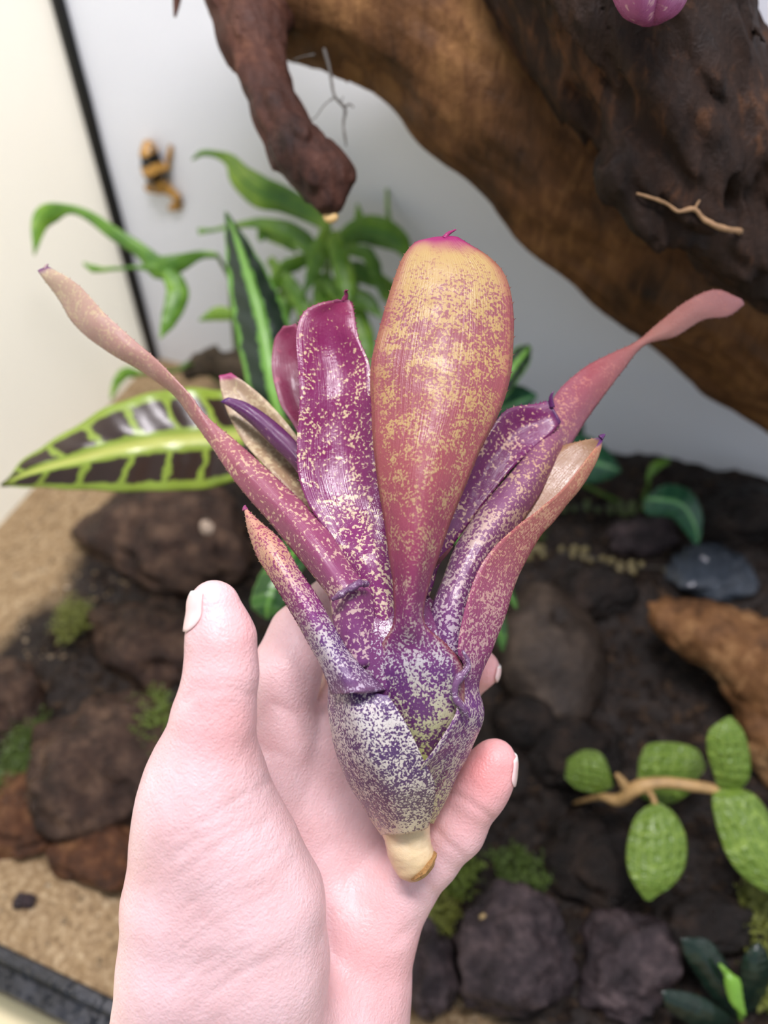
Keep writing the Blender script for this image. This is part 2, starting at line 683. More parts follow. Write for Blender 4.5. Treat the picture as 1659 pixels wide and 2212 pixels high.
# arching trunk with its hanging branch
dw = thing('arching_driftwood', P(1000, 100, 0.41), 'large brown arching driftwood with a hanging branch stub and dark front log', 'driftwood')
wood('trunk', [[(430, -260, 0.385, 150), (600, -110, 0.385, 165), (740, -50, 0.39, 150), (905, 10, 0.40, 172), (1085, 140, 0.41, 205), (1290, 330, 0.425, 215),
                (1470, 510, 0.44, 205), (1680, 640, 0.455, 210), (1900, 760, 0.47, 230)],
               [(1480, 610, 0.47, 120), (1650, 730, 0.475, 125), (1800, 850, 0.48, 130)]],
     WOODA, '', amp=0.0042, fr=38, k=0.02, ridged=0.003, parent=dw, groove=((800, 50, 0.40), (1500, 600, 0.44)))
HBR = wood('hanging_branch', [[(520, -150, 0.375, 105), (528, -20, 0.37, 82), (545, 80, 0.365, 60), (572, 165, 0.36, 38), (606, 250, 0.355, 38), (652, 330, 0.35, 50),
                         (704, 392, 0.35, 54), (712, 440, 0.35, 26)],
                        [(640, -50, 0.385, 100), (575, 40, 0.37, 50)]],
     WOODH, '', h=0.0012, amp=0.0022, fr=70, k=0.009, ridged=0.0022, parent=dw, groove=((540, 0, 0.37), (700, 400, 0.35)))
cut = plain('pale_cut_wood', S(214, 180, 120), 0.6, 0.15, 300)
v, f = ico(2)
mesh_obj('cut_end', P(714, 468, 0.35) + v * np.array([0.0034, 0.0034, 0.0026]), f, cut, parent=HBR)
v, f, uv = tube([P(385, -60, 0.37), P(382, 0, 0.37), P(378, 36, 0.37)], [0.003, 0.0018, 0.0006], 8, 14, 0.1)
mesh_obj('bark_sliver', v, f, WOODH, parent=dw)
ROOT = plain('grey_rootlet', S(78, 74, 68), 0.7, 0.2, 200)


def rootlet(lines, parent, mat, name='rootlet'):
    parts = []
    for ln, r0, r1 in lines:
        parts.append(tube([P(*q) for q in ln], np.linspace(r0, r1, len(ln)), 6, 8 * len(ln), 0.3, 400))
    v, f, uv = join(parts)
    mesh_obj(name, v, f, mat, parent=parent)


rootlet([([(700, 105, 0.372), (712, 150, 0.372), (722, 205, 0.372), (745, 235, 0.372), (742, 270, 0.372), (748, 315, 0.372)], 0.0009, 0.0005),
         ([(722, 210, 0.372), (700, 228, 0.372), (680, 255, 0.372), (662, 258, 0.372)], 0.0004, 0.0002),
         ([(745, 232, 0.372), (755, 225, 0.372), (764, 232, 0.372)], 0.0006, 0.0003),
         ([(735, 222, 0.372), (742, 208, 0.372)], 0.0004, 0.0002),
         ([(680, 118, 0.372), (655, 122, 0.372), (632, 130, 0.372)], 0.0004, 0.0002)], dw, ROOT)

dl = dw
LOGC = [[(1320, -330, 0.325, 280), (1335, -130, 0.325, 262), (1390, 20, 0.33, 228), (1455, 170, 0.335, 192), (1530, 280, 0.345, 175), (1660, 390, 0.355, 165), (1850, 500, 0.37, 170)],
        [(1100, -160, 0.355, 130), (1180, 40, 0.352, 66), (1270, 200, 0.345, 56)],
        [(1335, 300, 0.332, 52), (1352, 372, 0.328, 62), (1420, 412, 0.330, 66)],
        [(1395, 478, 0.330, 34), (1460, 486, 0.335, 44), (1590, 500, 0.35, 80), (1720, 580, 0.36, 90)]]
wood('front_log', LOGC,
     WOODB, '', h=0.0018, amp=0.0050, fr=46, k=0.009, ridged=0.0062, parent=dl, groove=((1300, -100, 0.33), (1600, 450, 0.35)))
PALER = plain('pale_rootlet', S(150, 118, 84), 0.7, 0.2, 200)


def on_log(px, py):
    d = 0.2
    for _ in range(60):
        d += WFN['front_log'](P(px, py, d)[None])[0] * 0.6
    return (px, py, d - 0.0012)


rootlet([([on_log(*q) for q in [(1375, 418), (1400, 425), (1440, 440), (1465, 456), (1500, 452), (1522, 475), (1560, 492), (1600, 500)]], 0.0005, 0.0013),
         ([on_log(*q) for q in [(1500, 452), (1508, 438), (1512, 432)]], 0.0006, 0.0003)], dl, PALER)

# pale driftwood piece at the right
wood('driftwood_branch', [[(1408, 1310, 0.505, 14), (1450, 1335, 0.505, 38), (1520, 1365, 0.50, 62), (1590, 1395, 0.495, 72), (1655, 1440, 0.49, 84)],
                          [(1655, 1440, 0.49, 84), (1672, 1520, 0.487, 62), (1660, 1590, 0.485, 58), (1690, 1680, 0.485, 40)],
                          [(1655, 1440, 0.49, 84), (1800, 1480, 0.49, 90)]],
     wood_mat('pale_smooth_driftwood', S(40, 24, 15), S(118, 82, 50), S(190, 150, 104), (0.2, 1.2, 0.4), 0.0), '', h=0.0016, amp=0.0034, fr=48, k=0.012, ridged=0.0022)
tag(bpy.data.objects['driftwood_branch'], 'pale tan smooth forked driftwood branch lying on dark soil', 'driftwood')

# ================================================================== HAND
HCH = [
    # thumb
    [(463, 1308, 0.2270, 55), (477, 1380, 0.2268, 68), (478, 1460, 0.2268, 72), (462, 1550, 0.2285, 84), (448, 1640, 0.2310, 98), (440, 1725, 0.2340, 118)],
    # ball of the thumb: outer and inner ridge
    [(440, 1725, 0.2340, 116), (418, 1830, 0.2360, 124), (405, 1950, 0.2370, 132), (398, 2080, 0.2375, 132), (375, 2260, 0.2400, 142)],
    [(452, 1740, 0.2345, 105), (515, 1850, 0.2370, 128), (558, 1950, 0.2385, 136), (566, 2080, 0.2395, 138), (565, 2260, 0.2420, 145)],
    # heel joins the deep palm
    [(500, 1800, 0.2520, 95), (520, 2000, 0.2570, 120), (540, 2260, 0.2600, 130)],
    [(470, 1720, 0.2480, 80), (560, 1690, 0.2680, 70), (600, 1600, 0.2740, 70)],
    # metacarpals
    [(600, 2300, 0.2640, 120), (610, 1950, 0.2730, 92), (600, 1750, 0.2740, 80), (600, 1590, 0.2730, 76)],
    [(680, 2300, 0.2660, 115), (690, 1950, 0.2760, 90), (690, 1770, 0.2800, 80), (692, 1610, 0.2830, 72)],
    [(740, 2300, 0.2680, 110), (760, 1980, 0.2770, 88), (780, 1830, 0.2830, 78), (785, 1690, 0.2900, 70)],
    [(775, 2320, 0.2680, 106), (786, 2130, 0.2700, 97), (805, 2010, 0.2720, 92), (862, 1915, 0.2720, 72)],
    # index
    [(600, 1590, 0.2730, 76), (618, 1450, 0.2730, 71), (650, 1372, 0.2790, 62), (715, 1305, 0.2860, 52), (762, 1268, 0.2870, 44)],
    # middle
    [(692, 1610, 0.2830, 70), (765, 1460, 0.2950, 62), (870, 1395, 0.2990, 54), (925, 1372, 0.2970, 46)],
    # ring
    [(785, 1690, 0.2900, 70), (880, 1545, 0.2980, 60), (975, 1482, 0.2950, 52), (1034, 1446, 0.2880, 45)],
    # little finger
    [(862, 1915, 0.2720, 70), (925, 1852, 0.2700, 60), (985, 1790, 0.2670, 57), (1034, 1706, 0.2640, 56), (1056, 1668, 0.2628, 50), (1070, 1640, 0.2620, 42)],
    # wrist and forearm, out of the frame
    [(560, 2260, 0.2500, 190), (560, 2500, 0.2450, 190), (570, 2900, 0.2300, 215), (590, 3700, 0.1950, 280)],
    [(690, 2280, 0.2600, 150), (660, 2500, 0.2510, 170), (660, 2900, 0.2360, 200), (680, 3700, 0.2000, 260)],
]
HSEG = []
for ci, ch in enumerate(HCH):
    q = [(P(x, y, d), PR(r, d)) for x, y, d, r in ch]
    for i in range(len(q) - 1):
        HSEG.append((ci, q[i][0], q[i + 1][0], q[i][1], q[i + 1][1]))


def hand_sdf(p):
    groups = {}
    for ci, a, b, ra, rb in HSEG:
        e = cone(p, a, b, ra, rb)
        groups[ci] = smin(groups[ci], e, 0.005) if ci in groups else e
    def acc(ids, k):
        d = None
        for i in ids:
            d = groups[i] if d is None else smin(d, groups[i], k)
        return d
    th = acc([0, 1, 2], 0.011)
    palm = acc([5, 6, 7, 8], 0.008)
    deep = acc([3, 4], 0.006)
    arm = acc([13, 14], 0.012)
    d = smin(palm, deep, 0.006)
    d = smin(d, arm, 0.012)
    d = smin(d, th, 0.0045)
    for i in (9, 10, 11, 12):
        d = smin(d, groups[i], 0.0045 if i != 12 else 0.006)
    return d


allp = np.array([s[1] for s in HSEG] + [s[2] for s in HSEG])
allr = np.array([s[3] for s in HSEG] + [s[4] for s in HSEG])
hv, hf = surface_nets(hand_sdf, (allp - allr[:, None]).min(0) - 0.006, (allp + allr[:, None]).max(0) + 0.006, 0.00105)
hn = grad(hand_sdf, hv)
hx, hy, hd = proj(hv)


def polydist(x, y, line):
    best = np.full(len(x), 1e9)
    for (x0, y0), (x1, y1) in zip(line[:-1], line[1:]):
        dx, dy = x1 - x0, y1 - y0
        t = np.clip(((x - x0) * dx + (y - y0) * dy) / (dx * dx + dy * dy), 0, 1)
        best = np.minimum(best, np.hypot(x - x0 - t * dx, y - y0 - t * dy))
    return best


facing = (hn * (CAM - hv)).sum(1) > 0
CR = [  # crease line, depth (mm), width px, near depth, far depth
    ([(398, 1515), (430, 1492), (500, 1488), (548, 1502)], 0.32, 9, 0.20, 0.245), ([(420, 1478), (480, 1470), (545, 1478)], 0.22, 8, 0.20, 0.245),
    ([(545, 1690), (590, 1730), (650, 1820), (700, 1930), (720, 2080)], 0.55, 13, 0.246, 0.30),
    ([(560, 1612), (630, 1640), (690, 1740), (745, 1860), (770, 1960)], 0.45, 12, 0.246, 0.30),
    ([(590, 1520), (640, 1545), (690, 1600)], 0.4, 10, 0.246, 0.30),
    ([(968, 1712), (1000, 1724), (1040, 1752), (1072, 1775)], 0.5, 9, 0.24, 0.28), ([(935, 1786), (962, 1818), (1000, 1852)], 0.5, 9, 0.24, 0.28),
    ([(880, 1880), (915, 1905), (945, 1938)], 0.5, 11, 0.24, 0.29),
    ([(590, 1408), (640, 1425), (690, 1470)], 0.35, 10, 0.25, 0.29),
    ([(900, 1990), (880, 2010), (850, 2040)], 0.3, 10, 0.25, 0.29),
]
_rw = random.Random(5)
for i_ in range(17):                                    # fine wrinkles across the ball of the thumb
    y_ = 1780 + i_ * 27 + _rw.uniform(-6, 6); x_ = 400 + _rw.uniform(-30, 60); l_ = _rw.uniform(110, 220)
    CR.append(([(x_, y_), (x_ + l_ * 0.5, y_ - l_ * 0.36 + _rw.uniform(-8, 8)), (x_ + l_, y_ - l_ * 0.62)], _rw.uniform(0.13, 0.26), 6.5, 0.2, 0.246))
crease = np.zeros(len(hv)); disp = np.zeros(len(hv))
for line, a, w, d0, d1 in CR:
    k_ = np.exp(-(polydist(hx, hy, line) / w) ** 2) * facing * (hd > d0) * (hd < d1)
    disp -= a * 0.001 * k_
    crease = np.maximum(crease, k_ * min(1, a * 2))
q = hv
disp += 0.00025 * fbm(q * 70, 3)
hv2 = hv + hn * disp[:, None]


def spot(x, y, d, r):
    return np.exp(-(np.linalg.norm(hv - P(x, y, d), axis=1) / r) ** 2)


blush = 1.0 * spot(1050, 1660, 0.258, 0.012) + 0.45 * spot(490, 1560, 0.222, 0.012) \
    + 0.35 * spot(520, 1350, 0.222, 0.010) + 0.6 * spot(1045, 1450, 0.283, 0.010) \
    + 0.4 * spot(830, 2080, 0.266, 0.02) + 0.35 * spot(1000, 1770, 0.262, 0.01)
m = NT('fair_skin', 0.40, 0.5)
mott = m.noise(55, 4, 0.6)
skin = m.ramp(mott, [(0.3, S(220, 177, 176)), (0.7, S(234, 197, 198))])
skin = m.mix(m.math('MULTIPLY', m.attr('blush'), 0.8, clamp=True), skin, S(232, 138, 134))
m.color(skin)
sss(m, 0.22, (1.0, 0.32, 0.2), 0.004)
m.set(Roughness=m.ramp(m.noise(240, 3), [(0.35, 0.34), (0.65, 0.52)]))
pores = m.math('ADD', m.math('MULTIPLY', m.vor(750, 'DISTANCE_TO_EDGE'), 0.6), m.noise(900, 3))
pores = m.math('ADD', pores, m.math('MULTIPLY', m.noise(420, 3, 0.6, stretch=((1.0, 0.25, 0.6), (0.4, 0.3, 0.9))), 0.9))
m.bump(pores, 0.5, 0.0006)
SKIN = m.mat
person = thing('person', P(560, 2200, 0.26), 'bare left hand held palm up cradling the speckled purple bromeliad', 'person')
HAND = mesh_obj('hand', hv2, hf, SKIN, parent=person, attrs={'blush': blush})

m = NT('fingernail', 0.22, 0.5)
_, nv_ = m.uv()
m.color(m.ramp(nv_, [(0.0, S(238, 205, 200)), (0.78, S(236, 196, 192)), (0.86, S(240, 228, 220)), (1.0, S(246, 240, 234))]))
sss(m, 0.15, (1, 0.4, 0.3), 0.002)
NAIL = m.mat


def nail(base, tip, out, half, name='fingernail'):
    """plate lying on the skin between two axis points, facing direction out"""
    a, b = P(*base), P(*tip)
    ax = b - a
    axn = ax / np.linalg.norm(ax)
    out = np.array(out, float); out -= axn * (out @ axn); out /= np.linalg.norm(out)
    side = np.cross(axn, out)
    nv, nu = 16, 11
    g = np.zeros((nv, nu, 3))
    for i, t in enumerate(np.linspace(0, 1, nv)):
        wf = math.sqrt(max(0.05, 1 - ((0.35 - t) / 0.37) ** 2)) if t < 0.35 else 1.0
        if t > 0.8:
            wf *= math.sqrt(max(0.05, 1 - ((t - 0.8) / 0.24) ** 2))
        for j, u in enumerate(np.linspace(-1, 1, nu)):
            ang = u * 1.05 * wf
            dirn = out * math.cos(ang) + side * math.sin(ang)
            g[i, j] = a + ax * t + dirn * half * 1.25
    pts = g.reshape(-1, 3)
    for _ in range(14):
        d = hand_sdf(pts)
        tt = np.repeat(np.linspace(0, 1, nv), nu)
        pts = pts - grad(hand_sdf, pts) * (d - 0.0003)[:, None] * 0.8
    v, f, uv = sheet(pts.reshape(nv, nu, 3), 0.0006)
    mesh_obj(name, v, f, NAIL, parent=HAND, uv=uv)


toC = -_f
nail((446, 1356, 0.2270), (440, 1246, 0.2275), -_r * 1.0 + toC * 0.62 + _u * 0.1, PR(54, 0.227))
nail((1040, 1462, 0.2870), (1066, 1408, 0.2875), _r * 1.0 - toC * 0.15 - _u * 0.2, PR(44, 0.288))
nail((1062, 1680, 0.2630), (1088, 1606, 0.2625), _r * 1.0 - toC * 0.12 - _u * 0.2, PR(44, 0.262))

# ================================================================== BROMELIAD
brom = thing('bromeliad', P(890, 1885, 0.255), 'speckled purple and yellow bromeliad with a cut stem resting in the hand', 'plant')


def brom_mat(name, base, spots, cover, tip=None, fine=620.0, rough=0.36, veil=0.0, edge=None, tipw=0.06, clus=0.5, rim=None, inner=None, dim=0.66, desat=0.12, soft=0.12):
    """base and spots: colour stops along the leaf (0 tip .. 1 base); cover: how much of the leaf the pale flecks take"""
    def tone(c):
        l = 0.3 * c[0] + 0.6 * c[1] + 0.1 * c[2]
        return tuple((q * (1 - desat) + l * desat) * dim for q in c[:3]) + (1,)
    base = [(a, tone(b)) for a, b in base]; spots = [(a, tone(b)) for a, b in spots]
    rim = tone(rim) if rim else None; inner = tone(inner) if inner else None
    tip = tone(tip) if tip else None
    m = NT(name, rough, 0.5)
    u, v = m.uv()
    bc = m.ramp(v, base)
    sc = m.ramp(v, spots)
    cv = m.ramp(v, cover)
    n1 = m.noise(fine * 1.75, 1.6, 0.5, dist=0.35)
    n2 = m.noise(fine * 0.16, 2.0, 0.5)
    n3 = m.noise(fine * 0.45, 2.0, 0.5)
    x = m.math('ADD', n1, m.math('MULTIPLY', m.math('SUBTRACT', n2, 0.5), clus))
    x = m.math('ADD', x, m.math('MULTIPLY', m.math('SUBTRACT', n3, 0.5), 0.42))
    th = m.math('SUBTRACT', 0.80, m.math('MULTIPLY', cv, 0.6))
    hi = m.math('ADD', th, soft)
    mask = m.sstep(x, th, hi)
    c = m.mix(mask, bc, sc)
    e = m.math('ABSOLUTE', m.math('SUBTRACT', m.math('MULTIPLY', u, 2.0), 1.0))
    if rim is not None:
        c = m.mix(m.math('MULTIPLY', m.sstep(e, 0.72, 1.0), 0.75), c, rim)
    if inner is not None:
        c = m.mix(m.math('MULTIPLY', m.sstep(u, 0.52, 0.40), m.math('MULTIPLY', m.sstep(v, 0.62, 0.4), 0.85)), c, inner)
    if tip is not None:
        tn = m.math('ADD', v, m.math('MULTIPLY', m.math('SUBTRACT', n2, 0.5), 0.05))
        c = m.mix(m.sstep(tn, tipw, tipw * 0.35), c, tip)
    m.color(c)
    st = m.n('ShaderNodeCombineXYZ')
    m.t.links.new(m.math('MULTIPLY', u, 38.0), st.inputs[0])
    m.t.links.new(m.math('MULTIPLY', v, 2.5), st.inputs[1])
    lines = m.noise(2.0, 2, 0.5, vec=st.outputs[0])
    m.bump(m.math('ADD', lines, m.math('MULTIPLY', n1, 0.5)), 0.28, 0.0009)
    sss(m, 0.12, (1, 0.4, 0.5), 0.0018)
    m.set(Roughness=m.ramp(m.noise(130, 3), [(0.38, rough - 0.12), (0.65, rough + 0.14)]))
    return m.mat


PUR, MAG, DMG = S(128, 52, 124), S(150, 44, 92), S(112, 26, 78)
ROSE, ORG_, YEL = S(178, 78, 84), S(186, 112, 78), S(208, 168, 92)
CREAM, LILAC, TIPC = S(226, 204, 158), S(206, 188, 204), S(176, 30, 112)

MA = brom_mat('centre_leaf_yellow_rose', [(0, S(206, 164, 104)), (0.10, S(198, 150, 98)), (0.20, S(166, 88, 98)), (0.42, S(178, 82, 92)), (0.53, S(170, 66, 104)), (0.64, S(150, 58, 122)), (0.78, S(116, 52, 124)), (1, S(100, 56, 84))],
              [(0, S(212, 178, 108)), (0.33, S(212, 172, 108)), (0.5, S(210, 168, 126)), (0.62, S(220, 186, 176)), (0.75, S(222, 212, 216)), (0.86, S(216, 210, 170)), (1, S(198, 204, 104))],
              [(0, 1.0), (0.12, 0.9), (0.19, 0.70), (0.26, 0.58), (0.36, 0.57), (0.48, 0.46), (0.6, 0.48), (0.72, 0.60), (0.85, 0.56), (1, 0.60)], TIPC, 700, 0.50, clus=0.6, tipw=0.11, rim=S(172, 84, 84), dim=0.55, desat=0.0, soft=0.18)
MC = brom_mat('dark_magenta_fleck', [(0, S(150, 34, 80)), (0.3, S(140, 36, 96)), (0.6, S(136, 40, 104)), (1, S(138, 52, 116))], [(0, S(206, 150, 120)), (0.4, S(232, 206, 160)), (1, S(226, 204, 176))],
              [(0, 0.22), (0.22, 0.26), (0.36, 0.36), (0.55, 0.42), (0.72, 0.46), (0.82, 0.52), (1, 0.48)], S(120, 16, 70), 560, 0.27, clus=0.3, dim=0.72, desat=0.05)
MD = brom_mat('left_leaf_rose_fleck', [(0, S(192, 164, 136)), (0.16, S(192, 150, 134)), (0.34, S(184, 128, 118)), (0.5, S(170, 92, 104)), (0.7, S(158, 72, 112)), (0.85, S(140, 62, 116)), (1, S(124, 60, 122))],
              [(0, S(206, 186, 146)), (0.4, S(206, 160, 132)), (0.6, S(222, 182, 146)), (1, S(216, 186, 186))], [(0, 0.5), (0.3, 0.42), (0.5, 0.40), (0.7, 0.42), (0.85, 0.44), (1, 0.52)], S(112, 40, 120), 520, 0.38, tipw=0.02, clus=0.35, dim=0.74, desat=0.06)
ME = brom_mat('pale_sheath_purple_fleck', [(0, S(150, 60, 90)), (0.14, S(164, 70, 96)), (0.5, S(140, 50, 120)), (0.7, S(104, 64, 124)), (1, S(112, 72, 110))],
              [(0, S(208, 150, 124)), (0.3, S(214, 164, 132)), (0.5, S(210, 178, 176)), (0.66, S(206, 196, 196)), (0.9, S(206, 190, 200)), (1, S(190, 170, 196))],
              [(0, 0.72), (0.3, 0.66), (0.5, 0.52), (0.7, 0.6), (0.85, 0.5), (1, 0.4)], S(150, 60, 110), 820, 0.32, tipw=0.02, clus=0.3, dim=0.78, desat=0.05)
MR1 = brom_mat('deep_magenta_fleck', [(0, S(112, 24, 84)), (0.5, S(122, 30, 96)), (1, S(118, 40, 106))], [(0, S(210, 160, 140)), (1, S(220, 190, 160))],
               [(0, 0.2), (0.2, 0.36), (0.7, 0.48), (1, 0.46)], S(84, 22, 84), 520, 0.27, dim=0.85, desat=0.03, clus=0.3)
MR2 = brom_mat('right_leaf_rose_purple', [(0, S(140, 88, 88)), (0.25, S(150, 98, 86)), (0.42, S(156, 80, 86)), (0.62, S(140, 78, 112)), (1, S(120, 64, 126))],
               [(0, S(156, 98, 84)), (0.45, S(178, 106, 100)), (0.62, S(204, 164, 130)), (1, S(208, 190, 206))], [(0, 0.3), (0.4, 0.34), (0.6, 0.50), (1, 0.56)], None, 600, 0.34, dim=0.74, desat=0.05, clus=0.35)
MR3 = brom_mat('right_sheath_rose_fleck', [(0, S(196, 128, 92)), (0.3, S(170, 84, 88)), (0.5, S(152, 60, 114)), (0.68, S(126, 62, 134)), (0.85, S(104, 58, 118)), (1, S(120, 84, 100))],
               [(0, S(204, 152, 104)), (0.35, S(206, 148, 122)), (0.6, S(214, 180, 186)), (0.8, S(218, 206, 196)), (1, S(220, 212, 140))], [(0, 0.55), (0.35, 0.5), (0.6, 0.52), (0.85, 0.56), (1, 0.66)], S(96, 40, 104), 700, 0.34, tipw=0.035, inner=S(160, 126, 92), clus=0.3, dim=0.70, desat=0.05)
MG = brom_mat('pale_olive_leaf', [(0, S(204, 170, 140)), (0.4, S(190, 160, 112)), (1, S(170, 128, 104))], [(0, S(222, 196, 150)), (1, S(214, 190, 140))], [(0, 0.6), (1, 0.55)], S(190, 50, 120), 420, 0.34, tipw=0.07)
MB_ = brom_mat('wine_leaf', [(0, S(150, 40, 84)), (1, S(120, 26, 66))], [(0, S(170, 60, 96)), (1, S(170, 60, 96))], [(0, 0.3), (1, 0.2)], None, 200, 0.36)
MH = brom_mat('dark_purple_leaf', [(0, S(108, 40, 110)), (1, S(104, 30, 84))], [(0, S(190, 140, 150)), (1, S(190, 140, 150))], [(0, 0.2), (1, 0.25)], S(90, 30, 120), 420, 0.3)
MK = brom_mat('inner_vase_fleck', [(0, S(134, 48, 104)), (0.3, S(134, 56, 116)), (0.5, S(124, 60, 126)), (0.7, S(112, 60, 110)), (1, S(110, 60, 90))],
              [(0, S(206, 184, 170)), (0.35, S(206, 194, 204)), (0.7, S(206, 200, 170)), (1, S(200, 204, 110))], [(0, 0.34), (0.3, 0.44), (0.7, 0.55), (1, 0.62)], None, 760, 0.28)


def spines(g, step=2, size=0.0007):
    parts = []
    nv = g.shape[0]
    for side in (0, -1):
        nb = 1 if side == 0 else -2
        for i in range(3, int(nv * 0.72), step):
            p = g[i, side]
            o = p - g[i, nb]; o /= max(np.linalg.norm(o), 1e-9)
            t = g[i - 1, side] - g[i + 1, side]
            ln = np.linalg.norm(t)
            if ln < 1e-6: continue
            t = t / ln
            n = np.cross(o, t)
            a = p + t * size * 0.4; b = p - t * size * 0.4
            tipp = p + o * size * 1.1 + t * size * 0.9
            c1 = p - o * size * 0.3 + n * size * 0.3; c2 = p - o * size * 0.3 - n * size * 0.3
            parts.append((np.array([a, b, c1, c2, tipp]), [[0, 2, 4], [2, 1, 4], [1, 3, 4], [3, 0, 4]], np.tile([0.0 if side == 0 else 1.0, i / (nv - 1)], (5, 1))))
    return parts


def brom_leaf(rows, mat, nv=70, nu=17, thick=0.0012, wav=0.0004, spine=True, seed=0, hook=None):
    g = rows_grid(rows, nv, nu)
    du = np.gradient(g, axis=1); dv = np.gradient(g, axis=0)
    n = np.cross(du, dv); n /= np.maximum(np.linalg.norm(n, axis=2), 1e-9)[..., None]
    nz_ = fbm(g.reshape(-1, 3) * 55 + seed, 3).reshape(g.shape[:2])
    g = g + n * (wav * nz_)[..., None]
    parts = [sheet(g, thick)]
    if spine:
        parts += spines(g)
    if hook is not None:
        hv_, hf_, hu_ = tube([P(*q) for q in hook], np.linspace(0.0011, 0.0002, len(hook)), 8, 14)
        parts.append((hv_, hf_, np.zeros((len(hv_), 2)) + [0.5, 0.005]))
    v, f, uv = join(parts)
    return mesh_obj('leaf', v, f, mat, parent=brom, uv=uv)


VIOL = brom_mat('violet_rim', [(0, S(134, 84, 130)), (1, S(124, 76, 126))], [(0, LILAC), (1, LILAC)], [(0, 0.45), (1, 0.5)], None, 760, 0.22)
# centre paddle leaf
brom_leaf([(928, 512, 990, 512, 0.2500, 0.0), (895, 522, 1015, 528, 0.2490, 0.001), (866, 560, 1066, 562, 0.2475, 0.003), (848, 610, 1096, 605, 0.2460, 0.0045),
           (822, 700, 1110, 690, 0.2440, 0.006), (801, 800, 1106, 790, 0.2415, 0.007), (803, 900, 1076, 895, 0.2390, 0.008), (812, 1000, 1022, 1000, 0.2365, 0.009),
           (826, 1100, 982, 1100, 0.2345, 0.0095), (842, 1200, 947, 1200, 0.2335, 0.009), (850, 1280, 926, 1280, 0.2335, 0.0075), (850, 1345, 920, 1345, 0.2340, 0.006),
           (822, 1395, 965, 1390, 0.2362, 0.0044), (806, 1440, 998, 1435, 0.2364, 0.0046), (812, 1500, 1003, 1500, 0.2364, 0.0042), (838, 1560, 992, 1560, 0.2355, 0.0030), (872, 1615, 952, 1612, 0.2348, 0.0010), (905, 1655, 930, 1652, 0.2350, 0.0)],
          MA, 90, 21, 0.0014, 0.0007, hook=[(960, 516, 0.2500), (968, 505, 0.2502), (985, 496, 0.2508)])
# dark magenta inner leaf
brom_leaf([(728, 648, 756, 650, 0.2655, 0.0), (690, 655, 763, 662, 0.2650, -0.001), (655, 675, 768, 690, 0.2640, -0.003), (640, 720, 776, 730, 0.2620, -0.005),
           (643, 790, 799, 790, 0.2600, -0.006), (648, 860, 806, 860, 0.2580, -0.006), (643, 960, 812, 960, 0.2555, -0.006), (646, 1030, 818, 1030, 0.2535, -0.005),
           (668, 1090, 826, 1090, 0.2515, -0.003), (708, 1150, 838, 1150, 0.2490, 0.0), (745, 1210, 850, 1215, 0.2465, 0.003), (785, 1290, 860, 1290, 0.2440, 0.003), (800, 1360, 870, 1360, 0.2420, 0.003)],
          MC, 80, 19, 0.0012, 0.0008, seed=3, hook=[(742, 652, 0.2655), (748, 638, 0.2650), (746, 629, 0.2640), (752, 627, 0.2632)])
# long left leaf
brom_leaf([(82, 585, 108, 578, 0.2850, 0.0), (125, 640, 165, 612, 0.2830, 0.001, 0.003), (160, 700, 230, 680, 0.2800, 0.002, 0.004), (212, 746, 290, 735, 0.2775, 0.002, 0.004),
           (300, 800, 345, 783, 0.2740, 0.001, 0.004), (378, 856, 402, 842, 0.2710, 0.001, 0.004), (420, 915, 440, 893, 0.2680, 0.001, 0.002), (470, 985, 505, 948, 0.2645, 0.002), (525, 1062, 580, 1016, 0.2600, 0.004),
           (585, 1135, 655, 1085, 0.2550, 0.005), (642, 1203, 715, 1155, 0.2500, 0.006), (690, 1262, 768, 1232, 0.2445, 0.006), (712, 1300, 806, 1278, 0.2415, 0.0055), (722, 1370, 815, 1345, 0.2400, 0.004), (735, 1450, 830, 1430, 0.2390, 0.003)],
          MD, 90, 17, 0.0012, 0.0006, seed=7, hook=[(98, 582, 0.2850), (100, 576, 0.2850), (104, 570, 0.2850)])
# torn wet collar across that leaf
v, f, uv = tube([P(718, 1296, 0.2352), P(745, 1278, 0.2335), (P(775, 1262, 0.2342)), P(792, 1262, 0.2372)], [0.0007, 0.0012, 0.0014, 0.0008], 8, 30, 0.5, 500)
mesh_obj('torn_rim', v, f, VIOL, parent=brom, uv=uv)
# small wine leaf behind
brom_leaf([(612, 705, 640, 700, 0.2850, 0), (592, 735, 660, 730, 0.2845, -0.002), (587, 800, 690, 800, 0.2820, -0.004), (605, 870, 700, 870, 0.2780, -0.004), (640, 930, 720, 930, 0.2740, -0.003), (690, 1080, 760, 1080, 0.2640, -0.002), (740, 1230, 800, 1230, 0.2540, 0)],
          MB_, 40, 13, 0.001, 0.0006, seed=9, spine=False)
# pale olive leaf behind at left
brom_leaf([(473, 812, 500, 806, 0.2820, 0), (478, 850, 545, 838, 0.2810, -0.002), (495, 900, 590, 880, 0.2790, -0.003), (530, 960, 640, 940, 0.2760, -0.004), (585, 1020, 690, 1010, 0.2710, -0.004), (650, 1090, 740, 1080, 0.2650, -0.003), (730, 1230, 800, 1220, 0.2530, 0)],
          MG, 50, 13, 0.001, 0.0006, seed=11, spine=False)
# thin dark purple folded leaf
brom_leaf([(476, 868, 494, 858, 0.2730, 0), (505, 886, 530, 868, 0.2725, 0.001), (545, 920, 575, 895, 0.2715, 0.002), (590, 965, 622, 935, 0.2690, 0.002), (640, 1020, 665, 985, 0.2650, 0.002), (700, 1110, 730, 1080, 0.2580, 0.001)],
          MH, 40, 11, 0.001, 0.0005, seed=13, spine=False)
